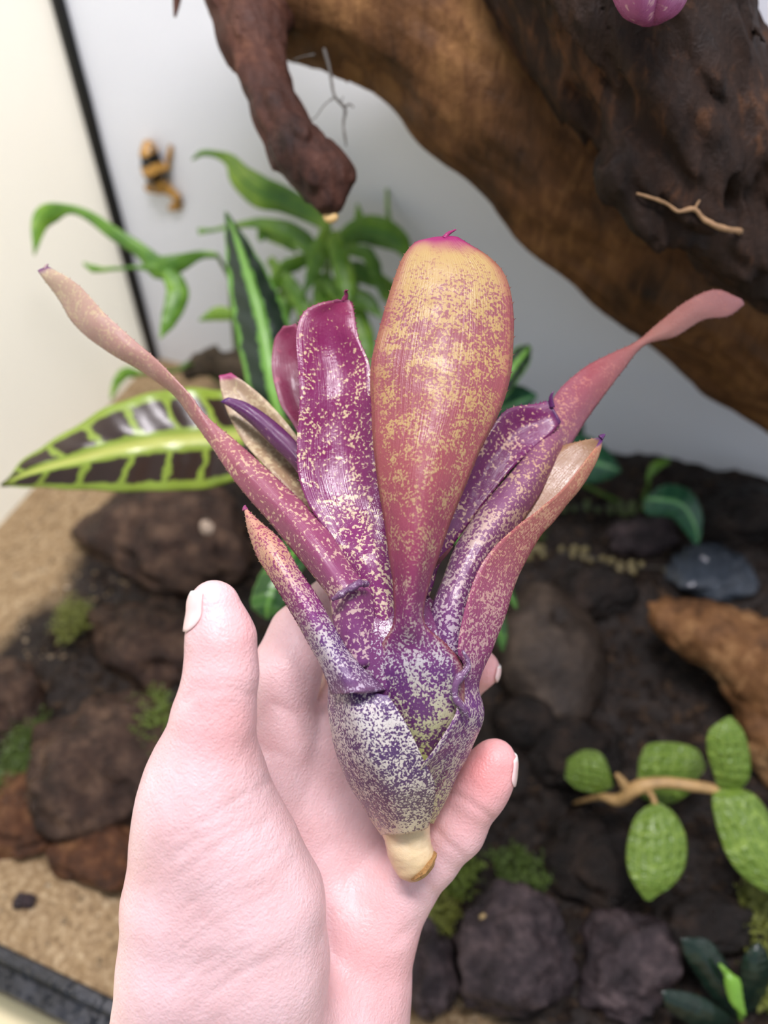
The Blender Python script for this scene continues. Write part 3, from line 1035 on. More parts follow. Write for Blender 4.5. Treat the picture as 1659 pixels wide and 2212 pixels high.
# deep magenta leaf at right
brom_leaf([(1186, 866, 1212, 912, 0.2670, 0), (1160, 872, 1190, 938, 0.2665, -0.001), (1095, 885, 1145, 975, 0.2645, -0.003), (1050, 940, 1095, 1025, 0.2615, -0.003), (1008, 1010, 1045, 1088, 0.2580, -0.002), (960, 1090, 1000, 1150, 0.2540, 0), (915, 1170, 950, 1215, 0.2500, 0.001), (885, 1260, 925, 1290, 0.2460, 0.001)],
          MR1, 60, 15, 0.0012, 0.0008, seed=17, hook=[(1192, 880, 0.2668), (1190, 858, 0.2660), (1196, 845, 0.2655)])
# long right leaf
brom_leaf([(1598, 645, 1606, 660, 0.3020, 0), (1545, 626, 1572, 684, 0.3000, 0.001), (1485, 648, 1520, 692, 0.2975, 0.002), (1425, 695, 1458, 728, 0.2940, 0.002), (1378, 736, 1392, 746, 0.2905, 0.001), (1325, 762, 1345, 800, 0.2860, 0.001),
           (1262, 795, 1298, 862, 0.2810, 0.003), (1200, 852, 1250, 935, 0.2750, 0.003), (1180, 925, 1205, 1000, 0.2690, 0.003), (1115, 1010, 1158, 1080, 0.2620, 0.004), (1050, 1085, 1108, 1155, 0.2560, 0.005), (990, 1165, 1062, 1228, 0.2510, 0.006),
           (955, 1250, 1030, 1290, 0.2470, 0.006), (935, 1310, 1015, 1350, 0.2440, 0.005), (925, 1400, 1005, 1430, 0.2420, 0.003)],
          MR2, 90, 15, 0.0012, 0.0006, seed=19)
# channelled right leaf running down into its sheath: far edge, keel, near edge
brom_leaf([[(1298, 944, 0.2640), (1300, 946, 0.2640), (1298, 950, 0.2635)], [(1248, 954, 0.2680), (1288, 980, 0.2640), (1266, 992, 0.2590)], [(1210, 967, 0.2690), (1256, 1040, 0.2625), (1220, 1052, 0.2550)],
           [(1165, 1012, 0.2670), (1206, 1106, 0.2595), (1163, 1100, 0.2500)], [(1128, 1068, 0.2640), (1165, 1154, 0.2560), (1110, 1140, 0.2450)], [(1100, 1130, 0.2600), (1127, 1222, 0.2520), (1054, 1198, 0.2405)],
           [(1060, 1220, 0.2560), (1098, 1290, 0.2490), (1014, 1282, 0.2370)], [(1040, 1330, 0.2530), (1062, 1400, 0.2465), (990, 1398, 0.2345)], [(1030, 1400, 0.2530), (1040, 1455, 0.2460), (1003, 1440, 0.2360)],
           [(1020, 1450, 0.2540), (1033, 1492, 0.2465), (984, 1492, 0.2345)], [(1020, 1510, 0.2550), (1043, 1545, 0.2480), (990, 1540, 0.2302)], [(1000, 1590, 0.2560), (1022, 1605, 0.2490), (950, 1605, 0.2290)],
           [(975, 1660, 0.2570), (990, 1665, 0.2500), (912, 1655, 0.2302)], [(950, 1720, 0.2570), (962, 1722, 0.2520), (900, 1705, 0.2370)], [(925, 1775, 0.2590), (932, 1778, 0.2540), (890, 1770, 0.2440)]],
          MR3, 110, 17, 0.0011, 0.0005, seed=23, hook=[(1297, 946, 0.2638), (1303, 941, 0.2638), (1307, 938, 0.2638)])
# curled fold at the mouth of that sheath
v, f, uv = tube([P(1000, 1405, 0.2330), P(1012, 1440, 0.2335), P(985, 1475, 0.2318), P(982, 1505, 0.2312), P(1000, 1530, 0.2310), P(1012, 1555, 0.2330)], [0.0004, 0.0009, 0.0012, 0.0010, 0.0008, 0.0003], 8, 40, 0.4, 400)
mesh_obj('curled_rim', v, f, VIOL, parent=brom, uv=uv)
# lower left leaf: pointed blade folding into the big outer sheath
brom_leaf([(528, 1100, 532, 1098, 0.2470, 0), (536, 1148, 566, 1130, 0.2450, 0.002), (556, 1202, 612, 1172, 0.2425, 0.004), (592, 1262, 648, 1230, 0.2400, 0.005), (628, 1322, 688, 1290, 0.2380, 0.0055), (662, 1380, 718, 1348, 0.2365, 0.0055),
           (690, 1432, 752, 1405, 0.2355, 0.006), (708, 1475, 800, 1458, 0.2350, 0.008), (715, 1500, 836, 1492, 0.2355, 0.012)],
          ME, 70, 17, 0.0012, 0.0004, seed=29, hook=[(530, 1102, 0.2470), (529, 1096, 0.2471), (530, 1091, 0.2473)])
MS = brom_mat('silver_sheath_violet_fleck', [(0, S(100, 60, 120)), (0.5, S(92, 58, 106)), (1, S(112, 78, 96))],
              [(0, S(212, 196, 196)), (0.25, S(222, 214, 206)), (0.7, S(222, 208, 186)), (1, S(228, 206, 164))],
              [(0, 0.45), (0.25, 0.66), (0.6, 0.52), (0.85, 0.52), (1, 0.85)], None, 820, 0.30, clus=0.30, dim=0.78)


def arc_row(y, xl, xr, yr, dl_, front, dr_):
    """five points of a sheath section wrapped round the vase"""
    return [(xl + 14, y, dl_ + 0.012), (xl, y, dl_), (xl * 0.62 + xr * 0.38, (y + yr) / 2 + 4, front), (xl * 0.25 + xr * 0.75, yr * 0.7 + y * 0.3 + 2, front + 0.0006), (xr, yr, dr_)]


g = rows_grid([arc_row(1482, 715, 838, 1502, 0.2445, 0.2310, 0.2305), arc_row(1530, 714, 856, 1528, 0.2450, 0.2290, 0.2295), arc_row(1580, 720, 882, 1572, 0.2455, 0.2285, 0.2290),
               arc_row(1640, 735, 912, 1635, 0.2460, 0.2298, 0.2305), arc_row(1700, 764, 938, 1690, 0.2480, 0.2330, 0.2350), arc_row(1755, 798, 935, 1745, 0.2510, 0.2390, 0.2410), arc_row(1800, 828, 925, 1788, 0.2540, 0.2440, 0.2460)], 60, 25)
nz_ = fbm(g.reshape(-1, 3) * 60, 3).reshape(g.shape[:2])
v, f, uv = sheet(g, 0.0014, nz_ * 0.0004)
mesh_obj('outer_sheath', v, f, MS, parent=brom, uv=uv)

# vase: closed body under the sheaths
prof = [(1795, 838, 918, 0.2550, 0.95), (1760, 812, 930, 0.2535, 0.9), (1700, 768, 955, 0.2515, 0.85), (1640, 742, 990, 0.2500, 0.78), (1560, 728, 1022, 0.2490, 0.72), (1500, 724, 1020, 0.2485, 0.70),
        (1420, 726, 1000, 0.2475, 0.70), (1350, 732, 975, 0.2475, 0.62), (1300, 760, 940, 0.2485, 0.5), (1265, 800, 900, 0.2495, 0.4), (1245, 835, 870, 0.2500, 0.3)]
pr = catmull(np.array(prof, float), 50)
nseg = 40
vv = []
for y, xl, xr, d, fl in pr:
    c = P((xl + xr) / 2, y, d); R_ = PR((xr - xl) / 2, d)
    for a in np.linspace(0, 2 * math.pi, nseg, endpoint=False):
        vv.append(c + _r * R_ * math.cos(a) + (_f * 0.97 - _u * 0.0) * R_ * fl * math.sin(a))
vv = np.array(vv)
ff = [[i * nseg + j, i * nseg + (j + 1) % nseg, (i + 1) * nseg + (j + 1) % nseg, (i + 1) * nseg + j] for i in range(49) for j in range(nseg)]
ff += [list(range(nseg - 1, -1, -1)), [49 * nseg + j for j in range(nseg)]]
uv = np.stack([np.tile(np.linspace(0, 1, nseg), 50), np.repeat(np.linspace(1, 0, 50), nseg)], 1)
ctr = np.repeat(np.array([P((q[1] + q[2]) / 2, q[0], q[3]) for q in pr]), nseg, 0)
vv = vv + (vv - ctr) * (0.03 * fbm(vv * 60, 3))[:, None]
mesh_obj('vase', vv, ff, MK, parent=brom, uv=uv)

# cut stem
m = NT('cream_cut_stem', 0.3)
_, v_ = m.uv()
c = m.ramp(v_, [(0, S(196, 172, 140)), (0.3, S(226, 206, 170)), (0.72, S(224, 200, 158)), (0.88, S(178, 138, 82)), (1, S(150, 112, 62))])
m.color(m.mix(m.math('MULTIPLY', m.noise(300, 4), 0.5), c, S(200, 160, 100)))
m.bump(m.noise(500, 4), 0.4, 0.0008)
sss(m, 0.2, (1, 0.7, 0.4), 0.002)
v, f, uv = tube([P(872, 1765, 0.2540), P(878, 1800, 0.2545), P(886, 1835, 0.2548), P(898, 1862, 0.2550), P(910, 1880, 0.2552)], [PR(56, .254), PR(50, .254), PR(50, .254), PR(46, .254), PR(36, .254)], 28, 40, 0.05, 260)
CST = mesh_obj('cut_stem', v, f, m.mat, parent=brom, uv=uv)
CUTF = plain('brown_cut_face', S(168, 126, 72), 0.6, 0.3, 700, 0.6, 0.0012)
v, f = ico(3)
v = v * (1 + 0.10 * fbm(v * 5, 2))[:, None]
ax = P(925, 1880, 0.2552) - P(886, 1835, 0.2548); ax /= np.linalg.norm(ax)
v = v - np.outer(v @ ax, ax) * 0.72
mesh_obj('cut_face', P(913, 1868, 0.2530) + v * PR(38, .254), f, CUTF, parent=CST)
# dried thread of leaf in the gap
v, f, uv = tube([P(935, 1225, 0.244), P(955, 1205, 0.243), P(978, 1180, 0.242)], [0.0010, 0.0007, 0.0003], 6, 16, 0.3, 300)
mesh_obj('dry_shred', v, f, plain('wine_brown_shred', S(92, 40, 48), 0.5), parent=brom)

# ================================================================== PLANTS BEHIND
def wall_d(px, py):
    return YB / ray(px, py)[1]


def striped_mat(name, field, block, rib, vein_n=7.0, slant=0.35, lo=0.14, hi=0.8, gap=0.3, jag=0.12, rough=0.28):
    """pale leaf with dark blocks either side of the midrib"""
    m = NT(name, rough)
    u, v = m.uv()
    e = m.math('ABSOLUTE', m.math('SUBTRACT', m.math('MULTIPLY', u, 2.0), 1.0))
    nz = m.math('SUBTRACT', m.noise(90, 3), 0.5)
    nf = m.math('SUBTRACT', m.noise(170, 2), 0.5)
    ph = m.math('ADD', m.math('MULTIPLY', v, vein_n), m.math('MULTIPLY', e, slant))
    ph = m.math('ADD', ph, m.math('MULTIPLY', nz, 0.55))
    ph = m.math('ADD', ph, m.math('MULTIPLY', m.math('GREATER_THAN', u, 0.5), 0.37))
    fr = m.math('ABSOLUTE', m.math('SUBTRACT', m.math('FRACT', ph), 0.5))
    bl = m.sstep(fr, 0.5 - gap * 0.5 + 0.03, 0.5 - gap * 0.5 - 0.03)
    ee = m.math('ADD', e, m.math('MULTIPLY', nf, jag))
    ins = m.math('MULTIPLY', m.sstep(ee, lo, lo + 0.05), m.sstep(ee, hi + 0.03, hi - 0.03))
    c = m.mix(m.sstep(e, 0.16, 0.05), m.mix(m.noise(60, 3), field, tuple(q * 0.72 for q in field[:3]) + (1,)), rib)
    c = m.mix(m.math('MULTIPLY', bl, ins), c, block)
    m.color(c)
    m.bump(m.math('ADD', m.math('MULTIPLY', fr, 0.6), m.math('MULTIPLY', m.noise(300, 2), 0.4)), 0.25, 0.0012)
    sss(m, 0.1, (0.5, 1, 0.2), 0.002)
    return m.mat


cr = P(800, 1010, 0.50)
gb = G(800, 1120)
pray = thing('prayer_plant', gb, 'green prayer plant with dark blocked and striped leaves behind the bromeliad', 'plant')
LBL = striped_mat('yellow_green_brown_blocks', S(138, 160, 58), S(50, 36, 28), S(178, 184, 92), 8.5, 0.5, 0.20, 0.80, 0.18, 0.14)
LST = striped_mat('green_black_herringbone', S(104, 158, 62), S(20, 40, 24), S(128, 176, 84), 13.0, -1.4, 0.22, 0.86, -0.12, 0.34, 0.38)
LPL = striped_mat('green_streaked', S(66, 112, 40), S(34, 74, 24), S(96, 142, 58), 3.0, 0.2, 0.2, 0.9, 0.45, 0.3)
LDK = striped_mat('blue_green_leaf', S(48, 96, 66), S(38, 82, 58), S(96, 150, 90), 6.0, 0.4, 0.1, 0.95, 0.4, 0.2)


def pleaf(rows, mat, parent, nv=50, nu=21, th=0.0007, relief=0.0004, fr=9, name='leaf'):
    g = rows_grid(rows, nv, nu)
    v_ = np.linspace(0, 1, nv)[:, None]; u_ = np.abs(np.linspace(-1, 1, nu))[None]
    rel = relief * np.sin((v_ * fr + u_ * 0.5) * 2 * math.pi) * np.clip(u_ * 3, 0, 1) - relief * 1.6 * np.exp(-(u_ / 0.12) ** 2)
    rel = rel + 0.0006 * fbm(g.reshape(-1, 3) * 40, 2).reshape(nv, nu)
    v, f, uv = sheet(g, th, rel)
    return mesh_obj(name, v, f, mat, parent=parent, uv=uv)


tag(pleaf([(2, 1046, 3, 1052, 0.400, 0.0), (60, 985, 70, 1053, 0.402, 0.003), (140, 934, 160, 1057, 0.405, 0.005), (230, 880, 262, 1062, 0.408, 0.006), (320, 850, 362, 1060, 0.412, 0.006),
       (410, 838, 442, 1056, 0.418, 0.006), (500, 846, 512, 1036, 0.426, 0.005), (565, 866, 568, 1005, 0.436, 0.004), (630, 915, 630, 965, 0.448, 0.001)], LBL, pray, 60, 25, 0.0008, 0.0007, 7.5),
    'yellow green leaf with dark brown blocks')
tag(pleaf([(485, 456, 489, 456, 0.470, 0), (486, 510, 536, 520, 0.468, 0.002), (490, 580, 578, 590, 0.464, 0.004), (500, 660, 615, 668, 0.460, 0.005), (515, 750, 636, 752, 0.456, 0.005), (538, 840, 640, 835, 0.454, 0.004), (575, 910, 640, 900, 0.456, 0.003), (620, 950, 640, 945, 0.460, 0)],
      LST, pray, 60, 25, 0.0008, 0.0005, 9), 'upright green leaf with black herringbone bands')
tag(pleaf([(1142, 744, 1148, 752, 0.47, 0), (1112, 752, 1142, 788, 0.468, 0.002), (1082, 790, 1112, 832, 0.466, 0.003), (1050, 835, 1078, 872, 0.466, 0.002), (1010, 890, 1030, 910, 0.468, 0)], LST, pray, 36, 17), 'short striped green leaf')
pleaf([(1158, 850, 1160, 858, 0.49, 0), (1120, 832, 1130, 900, 0.488, 0.003), (1075, 840, 1085, 930, 0.487, 0.003), (1020, 890, 1030, 940, 0.488, 0)], LDK, pray, 36, 17)
pleaf([(572, 1336, 584, 1337, 0.415, 0), (543, 1306, 612, 1312, 0.416, 0.003), (556, 1252, 634, 1262, 0.42, 0.004), (596, 1185, 676, 1195, 0.43, 0.004), (660, 1110, 720, 1120, 0.45, 0.001)], LPL, pray, 36, 17)
pleaf([(1084, 1408, 1090, 1406, 0.415, 0), (1064, 1372, 1096, 1366, 0.416, 0.002), (1046, 1310, 1084, 1304, 0.42, 0.003), (1010, 1220, 1050, 1210, 0.43, 0.002), (970, 1150, 990, 1140, 0.45, 0)], LPL, pray, 36, 17)
pleaf([(1112, 1315, 1118, 1318, 0.43, 0), (1085, 1275, 1112, 1285, 0.432, 0.002), (1050, 1225, 1080, 1215, 0.44, 0.002), (1000, 1160, 1020, 1150, 0.46, 0)], LPL, pray, 30, 13)
PET = plain('green_petiole', S(96, 130, 52), 0.4, 0.2, 100)
for q in [(630, 940, 0.448), (630, 948, 0.460), (1020, 900, 0.468), (1025, 915, 0.488), (690, 1115, 0.45), (980, 1145, 0.45), (1010, 1155, 0.46)]:
    a = P(*q)
    v, f, uv = tube([a, (a * 0.5 + cr * 0.5) - np.array([0, 0, 0.006]), cr], [0.0016, 0.002, 0.0026], 8, 18)
    mesh_obj('petiole', v, f, PET, parent=pray)
v, f, uv = tube([gb - np.array([0, 0, 0.004]), gb * 0.5 + cr * 0.5 + np.array([0.006, 0, 0]), cr], [0.005, 0.0042, 0.0034], 10, 24, 0.1)
mesh_obj('stem', v, f, PET, parent=pray)

# strap-leaved fern at the back
m = NT('fern_green', 0.42)
u, v_ = m.uv()
n_ = m.noise(26, 3)
c = m.ramp(n_, [(0.3, S(58, 98, 30)), (0.5, S(98, 140, 40)), (0.7, S(146, 176, 62))])
e = m.math('ABSOLUTE', m.math('SUBTRACT', u, 0.5))
c = m.mix(m.sstep(e, 0.06, 0.01), c, S(60, 110, 40))
m.color(c); m.bump(m.noise(200, 3), 0.3, 0.001)
sss(m, 0.12, (0.6, 1, 0.2), 0.003)
FERN = m.mat
FDK = plain('dark_fern_green', S(34, 74, 40), 0.42, 0.35, 40, 0.3, 0.001)
fb = G(560, 800); fb = np.array([fb[0], min(fb[1], YB - 0.02), 0.0])
fern = thing('strap_fern', fb, 'bright green fern with long wavy strap leaves against the back wall', 'fern')
hub = P(712, 545, 0.555)
FL = [  # centre line, half widths, material, roll
    ([(712, 500, 0.53), (680, 466, 0.53), (610, 432, 0.53), (560, 415, 0.53), (522, 385, 0.53), (498, 350, 0.53), (470, 334, 0.53), (435, 332, 0.53), (415, 345, 0.53)], [8, 20, 28, 34, 28, 16, 8, 6, 2], FERN, 0.2),
    ([(470, 552, 0.52), (430, 552, 0.52), (385, 570, 0.515), (345, 580, 0.515), (310, 548, 0.515), (250, 508, 0.515), (200, 472, 0.515), (150, 452, 0.515), (108, 462, 0.515), (84, 490, 0.515), (74, 552, 0.515)], [6, 10, 20, 26, 17, 15, 12, 10, 22, 16, 1], FERN, 0.25),
    ([(360, 580, 0.515), (384, 630, 0.512), (366, 690, 0.51), (345, 732, 0.51)], [16, 24, 17, 1], FERN, 0.1),
    ([(345, 580, 0.515), (290, 578, 0.515), (230, 582, 0.515), (200, 580, 0.515), (180, 568, 0.515)], [10, 4, 5, 8, 2], FERN, 0.2),
    ([(690, 560, 0.54), (650, 515, 0.54), (600, 490, 0.54), (540, 482, 0.545), (470, 495, 0.55), (428, 500, 0.55)], [12, 22, 18, 9, 4, 7], FERN, -0.2),
    ([(712, 500, 0.53), (690, 550, 0.53), (672, 600, 0.535), (655, 640, 0.54)], [18, 22, 12, 2], FERN, 0.3),
    ([(716, 500, 0.53), (732, 550, 0.53), (748, 610, 0.53), (752, 650, 0.53)], [16, 20, 22, 3], FERN, 0.1),
    ([(712, 545, 0.55), (770, 500, 0.55), (820, 500, 0.55), (865, 525, 0.55), (888, 570, 0.55)], [10, 26, 32, 22, 2], FERN, 0.1),
    ([(730, 540, 0.545), (790, 545, 0.545), (815, 590, 0.545), (826, 650, 0.545)], [10, 16, 14, 2], FERN, 0.4),
    ([(700, 560, 0.55), (640, 570, 0.55), (600, 600, 0.55), (580, 660, 0.55)], [8, 18, 16, 2], FERN, 0.5),
    ([(580, 560, 0.555), (620, 610, 0.55), (650, 660, 0.55), (668, 720, 0.55)], [10, 18, 18, 2], FERN, -0.3),
    ([(700, 600, 0.55), (740, 640, 0.55), (790, 650, 0.55), (830, 690, 0.55)], [14, 22, 20, 2], FERN, 0.2),
    ([(690, 590, 0.56), (700, 650, 0.555), (690, 720, 0.55), (700, 780, 0.55)], [14, 24, 22, 4], FERN, 0.3),
    ([(740, 580, 0.56), (780, 590, 0.56), (810, 620, 0.56)], [14, 22, 3], FERN, 0.1),
    ([(760, 600, 0.56), (770, 680, 0.56), (790, 740, 0.56), (800, 800, 0.56)], [12, 24, 22, 3], FERN, 0.2),
    ([(500, 680, 0.55), (470, 678, 0.55), (430, 692, 0.55)], [12, 15, 2], FERN, 0.1),
    ([(770, 510, 0.55), (775, 470, 0.55), (772, 440, 0.55)], [8, 10, 2], FERN, 0.1),
    ([(845, 520, 0.555), (838, 460, 0.555), (836, 405, 0.555)], [7, 5, 3], FERN, 0.3),
    ([(560, 520, 0.55), (575, 500, 0.55), (610, 515, 0.55), (640, 545, 0.55)], [4, 18, 16, 3], FERN, 0.1),
    ([(640, 620, 0.56), (610, 680, 0.56), (620, 740, 0.56)], [14, 18, 3], FERN, 0.1),
    ([(300, 808, 0.56), (272, 806, 0.555), (252, 828, 0.555), (240, 862, 0.555)], [8, 12, 9, 3], FERN, 0.2),
    ([(820, 600, 0.57), (850, 640, 0.57), (880, 700, 0.57)], [12, 20, 3], FERN, 0.1),
]
for pts, w, mt, ro in FL:
    g = strip_grid(pts, w, 36, 9, 0.22, ro, 0.0009)
    v, f, uv = sheet(g, 0.0007)
    mesh_obj('leaf', v, f, mt, parent=fern, uv=uv)
for a, b in [(P(712, 500, 0.53), P(690, 640, 0.57)), (P(470, 552, 0.52), P(500, 640, 0.57)), (P(700, 560, 0.55), P(690, 640, 0.57)), (P(580, 560, 0.555), P(600, 650, 0.57)), (P(300, 808, 0.56), P(420, 790, 0.60))]:
    v, f, uv = tube([a, a * 0.4 + b * 0.6 + np.array([0.004, 0, 0]), b, fb], [0.0014, 0.0016, 0.002, 0.003], 7, 24)
    mesh_obj('stalk', v, f, PET, parent=fern)
v, f, uv = tube([P(395, 805, 0.60), P(450, 785, 0.60), P(540, 800, 0.60), P(640, 790, 0.60)], [0.006, 0.010, 0.012, 0.008], 10, 40, 0.4, 120)
mesh_obj('rhizome', v, f, plain('brown_rhizome', S(70, 58, 42), 0.8, 0.4, 120, 0.6, 0.002), parent=fern)

# jewel orchid with quilted leaves
m = NT('quilted_leaf', 0.33)
u, v_ = m.uv()
uc = m.math('SUBTRACT', m.math('MULTIPLY', u, 2.0), 1.0)
lv = m.math('ABSOLUTE', m.math('SUBTRACT', m.math('FRACT', m.math('ADD', m.math('MULTIPLY', u, 5.0), 0.0)), 0.5))
cvn = m.math('ABSOLUTE', m.math('SUBTRACT', m.math('FRACT', m.math('MULTIPLY_ADD', v_, 8.0, m.math('MULTIPLY', m.noise(90, 2), 2.2))), 0.5))
vein = m.math('MAXIMUM', m.sstep(lv, 0.42, 0.5), m.math('MULTIPLY', m.sstep(cvn, 0.40, 0.5), 0.8))
fineN = m.noise(700, 3, 0.6)
pit = m.math('MULTIPLY', m.sstep(lv, 0.32, 0.05), m.sstep(cvn, 0.30, 0.05))
c = m.mix(fineN, S(78, 104, 32), S(114, 142, 50))
c = m.mix(m.math('MULTIPLY', vein, 0.45), c, S(170, 192, 92))
m.color(c)
m.bump(m.math('SUBTRACT', m.math('MULTIPLY', pit, -1.0), m.math('MULTIPLY', vein, 0.2)), 0.5, 0.003)
sss(m, 0.1, (0.5, 1, 0.2), 0.003)
QL = m.mat
orch = thing('jewel_orchid', G(1310, 1745), 'creeping plant with quilted lime green leaves on a pale stem', 'plant')


def qleaf(rows, nv=50, nu=31):
    g = rows_grid(rows, nv, nu)
    V_ = np.linspace(0, 1, nv)[:, None]; U_ = np.linspace(0, 1, nu)[None]
    w_ = fbm(g.reshape(-1, 3) * 70, 2).reshape(nv, nu)
    rel = -0.0012 * (np.sin((U_ * 5 + 0.10 * w_) * math.pi) ** 2) * (np.sin((V_ * 8 + 0.55 * w_) * math.pi) ** 2) * (0.6 + 0.6 * np.abs(w_))
    v, f, uv = sheet(g, 0.0008, rel)
    return mesh_obj('leaf', v, f, QL, parent=orch, uv=uv)


qleaf([(1411, 1734, 1420, 1733, 0.425, 0), (1374, 1762, 1456, 1756, 0.422, 0.002), (1357, 1810, 1482, 1808, 0.418, 0.004), (1353, 1862, 1480, 1870, 0.414, 0.004), (1365, 1902, 1453, 1912, 0.411, 0.003), (1393, 1944, 1400, 1945, 0.41, 0)])
qleaf([(1570, 1548, 1580, 1548, 0.415, 0), (1531, 1578, 1606, 1580, 0.415, 0.003), (1527, 1622, 1620, 1632, 0.417, 0.004), (1540, 1668, 1618, 1682, 0.42, 0.003), (1552, 1708, 1590, 1712, 0.425, 0)])
qleaf([(1542, 1700, 1584, 1700, 0.425, 0), (1538, 1736, 1632, 1718, 0.42, 0.003), (1552, 1800, 1676, 1782, 0.415, 0.004), (1578, 1862, 1716, 1850, 0.41, 0.004), (1622, 1908, 1740, 1905, 0.408, 0.003), (1690, 1945, 1710, 1945, 0.406, 0)])
qleaf([(1376, 1690, 1380, 1640, 0.445, 0), (1385, 1722, 1400, 1608, 0.447, 0.003), (1440, 1738, 1455, 1604, 0.45, 0.004), (1490, 1712, 1505, 1618, 0.452, 0.003), (1518, 1660, 1520, 1650, 0.455, 0)])
qleaf([(1324, 1700, 1322, 1680, 0.452, 0), (1295, 1712, 1300, 1630, 0.455, 0.003), (1250, 1706, 1262, 1620, 0.46, 0.003), (1220, 1680, 1225, 1640, 0.463, 0)])
STEM = plain('pale_tan_stem', S(176, 142, 92), 0.5, 0.25, 120)
v, f, uv = tube([P(1560, 1708, 0.425), P(1500, 1698, 0.427), P(1430, 1690, 0.43), P(1375, 1702, 0.433), P(1340, 1728, 0.44), P(1295, 1722, 0.45), G(1240, 1735)], [0.0028, 0.003, 0.0032, 0.0038, 0.0034, 0.0018, 0.001], 10, 48, 0.15, 120)
mesh_obj('stem', v, f, STEM, parent=orch)
v, f, uv = tube([P(1360, 1712, 0.436), P(1345, 1690, 0.434), P(1332, 1672, 0.432)], [0.003, 0.0024, 0.0012], 8, 14)
mesh_obj('stem_stub', v, f, STEM, parent=orch)
v, f, uv = tube([P(1395, 1705, 0.432), P(1408, 1718, 0.428), P(1416, 1738, 0.424)], [0.002, 0.0016, 0.0014], 8, 14)
mesh_obj('petiole', v, f, STEM, parent=orch)

# dark glossy little plant at the front right
DKL = plain('dark_glossy_leaf', S(26, 44, 34), 0.14, 0.35, 90, 0.2, 0.0012)
LIM = plain('lime_young_leaf', S(116, 162, 56), 0.3, 0.2, 80, 0.2)
buce = thing('dark_leaved_plant', G(1590, 2200), 'small dark glossy plant with one lime green young leaf', 'plant')
for rows, mt in [([(1470, 2026, 1482, 2024, 0.395, 0), (1478, 2062, 1530, 2030, 0.395, 0.002), (1506, 2110, 1566, 2076, 0.398, 0.003), (1546, 2166, 1590, 2130, 0.402, 0.003), (1590, 2200, 1598, 2192, 0.408, 0)], DKL),
                 ([(1632, 2036, 1640, 2036, 0.395, 0), (1604, 2070, 1660, 2066, 0.396, 0.003), (1598, 2120, 1662, 2120, 0.4, 0.003), (1595, 2190, 1630, 2185, 0.408, 0)], DKL),
                 ([(1428, 2142, 1432, 2150, 0.385, 0), (1450, 2138, 1440, 2180, 0.386, 0.002), (1510, 2150, 1490, 2215, 0.39, 0.003), (1560, 2180, 1550, 2226, 0.396, 0.002), (1592, 2206, 1590, 2214, 0.405, 0)], DKL),
                 ([(1608, 2196, 1612, 2192, 0.388, 0), (1580, 2170, 1606, 2158, 0.388, 0.001), (1566, 2134, 1600, 2118, 0.389, 0.002), (1564, 2108, 1584, 2104, 0.39, 0.001), (1566, 2094, 1570, 2092, 0.392, 0)], LIM)]:
    pleaf(rows, mt, buce, 30, 13, 0.0007, 0.0002)
v, f, uv = tube([P(1553, 2082, 0.392), P(1568, 2102, 0.391), P(1590, 2160, 0.40), G(1600, 2205)], [0.0008, 0.0014, 0.0012, 0.0014], 7, 20)
mesh_obj('stem', v, f, LIM, parent=buce)

# leaves growing on the dark mound by the wall
back = thing('leafy_creeper', G(1420, 1100, 0.02), 'dark green creeper with broad drooping leaves on the mound', 'plant')
for rows, mt in [([(1388, 1090, 1400, 1070, 0.535, 0), (1400, 1112, 1440, 1046, 0.532, 0.004), (1450, 1118, 1490, 1060, 0.53, 0.005), (1480, 1150, 1516, 1110, 0.532, 0.003), (1502, 1178, 1512, 1172, 0.535, 0)], LDK),
                 ([(1340, 1020, 1342, 1016, 0.55, 0), (1300, 1040, 1310, 970, 0.55, 0.004), (1240, 1040, 1262, 940, 0.55, 0.004), (1180, 1000, 1190, 950, 0.55, 0)], LDK),
                 ([(1396, 1040, 1402, 1036, 0.555, 0), (1398, 1020, 1430, 1010, 0.555, 0.002), (1410, 998, 1446, 1000, 0.556, 0.002), (1440, 988, 1446, 990, 0.557, 0)], FERN),
                 ([(1250, 905, 1258, 900, 0.56, 0), (1220, 930, 1262, 940, 0.56, 0.003), (1200, 980, 1250, 990, 0.56, 0.003), (1190, 1020, 1200, 1020, 0.56, 0)], FDK)]:
    pleaf(rows, mt, back, 30, 15, 0.0007, 0.0004)
for q in [(1395, 1080, 0.535), (1190, 1000, 0.55), (1400, 1036, 0.555)]:
    v, f, uv = tube([P(*q), P(q[0], q[1] + 12, q[2] + 0.01), G(1380, 1105, 0.0)], [0.0012, 0.0014, 0.0018], 7, 16)
    mesh_obj('stem', v, f, PET, parent=back)

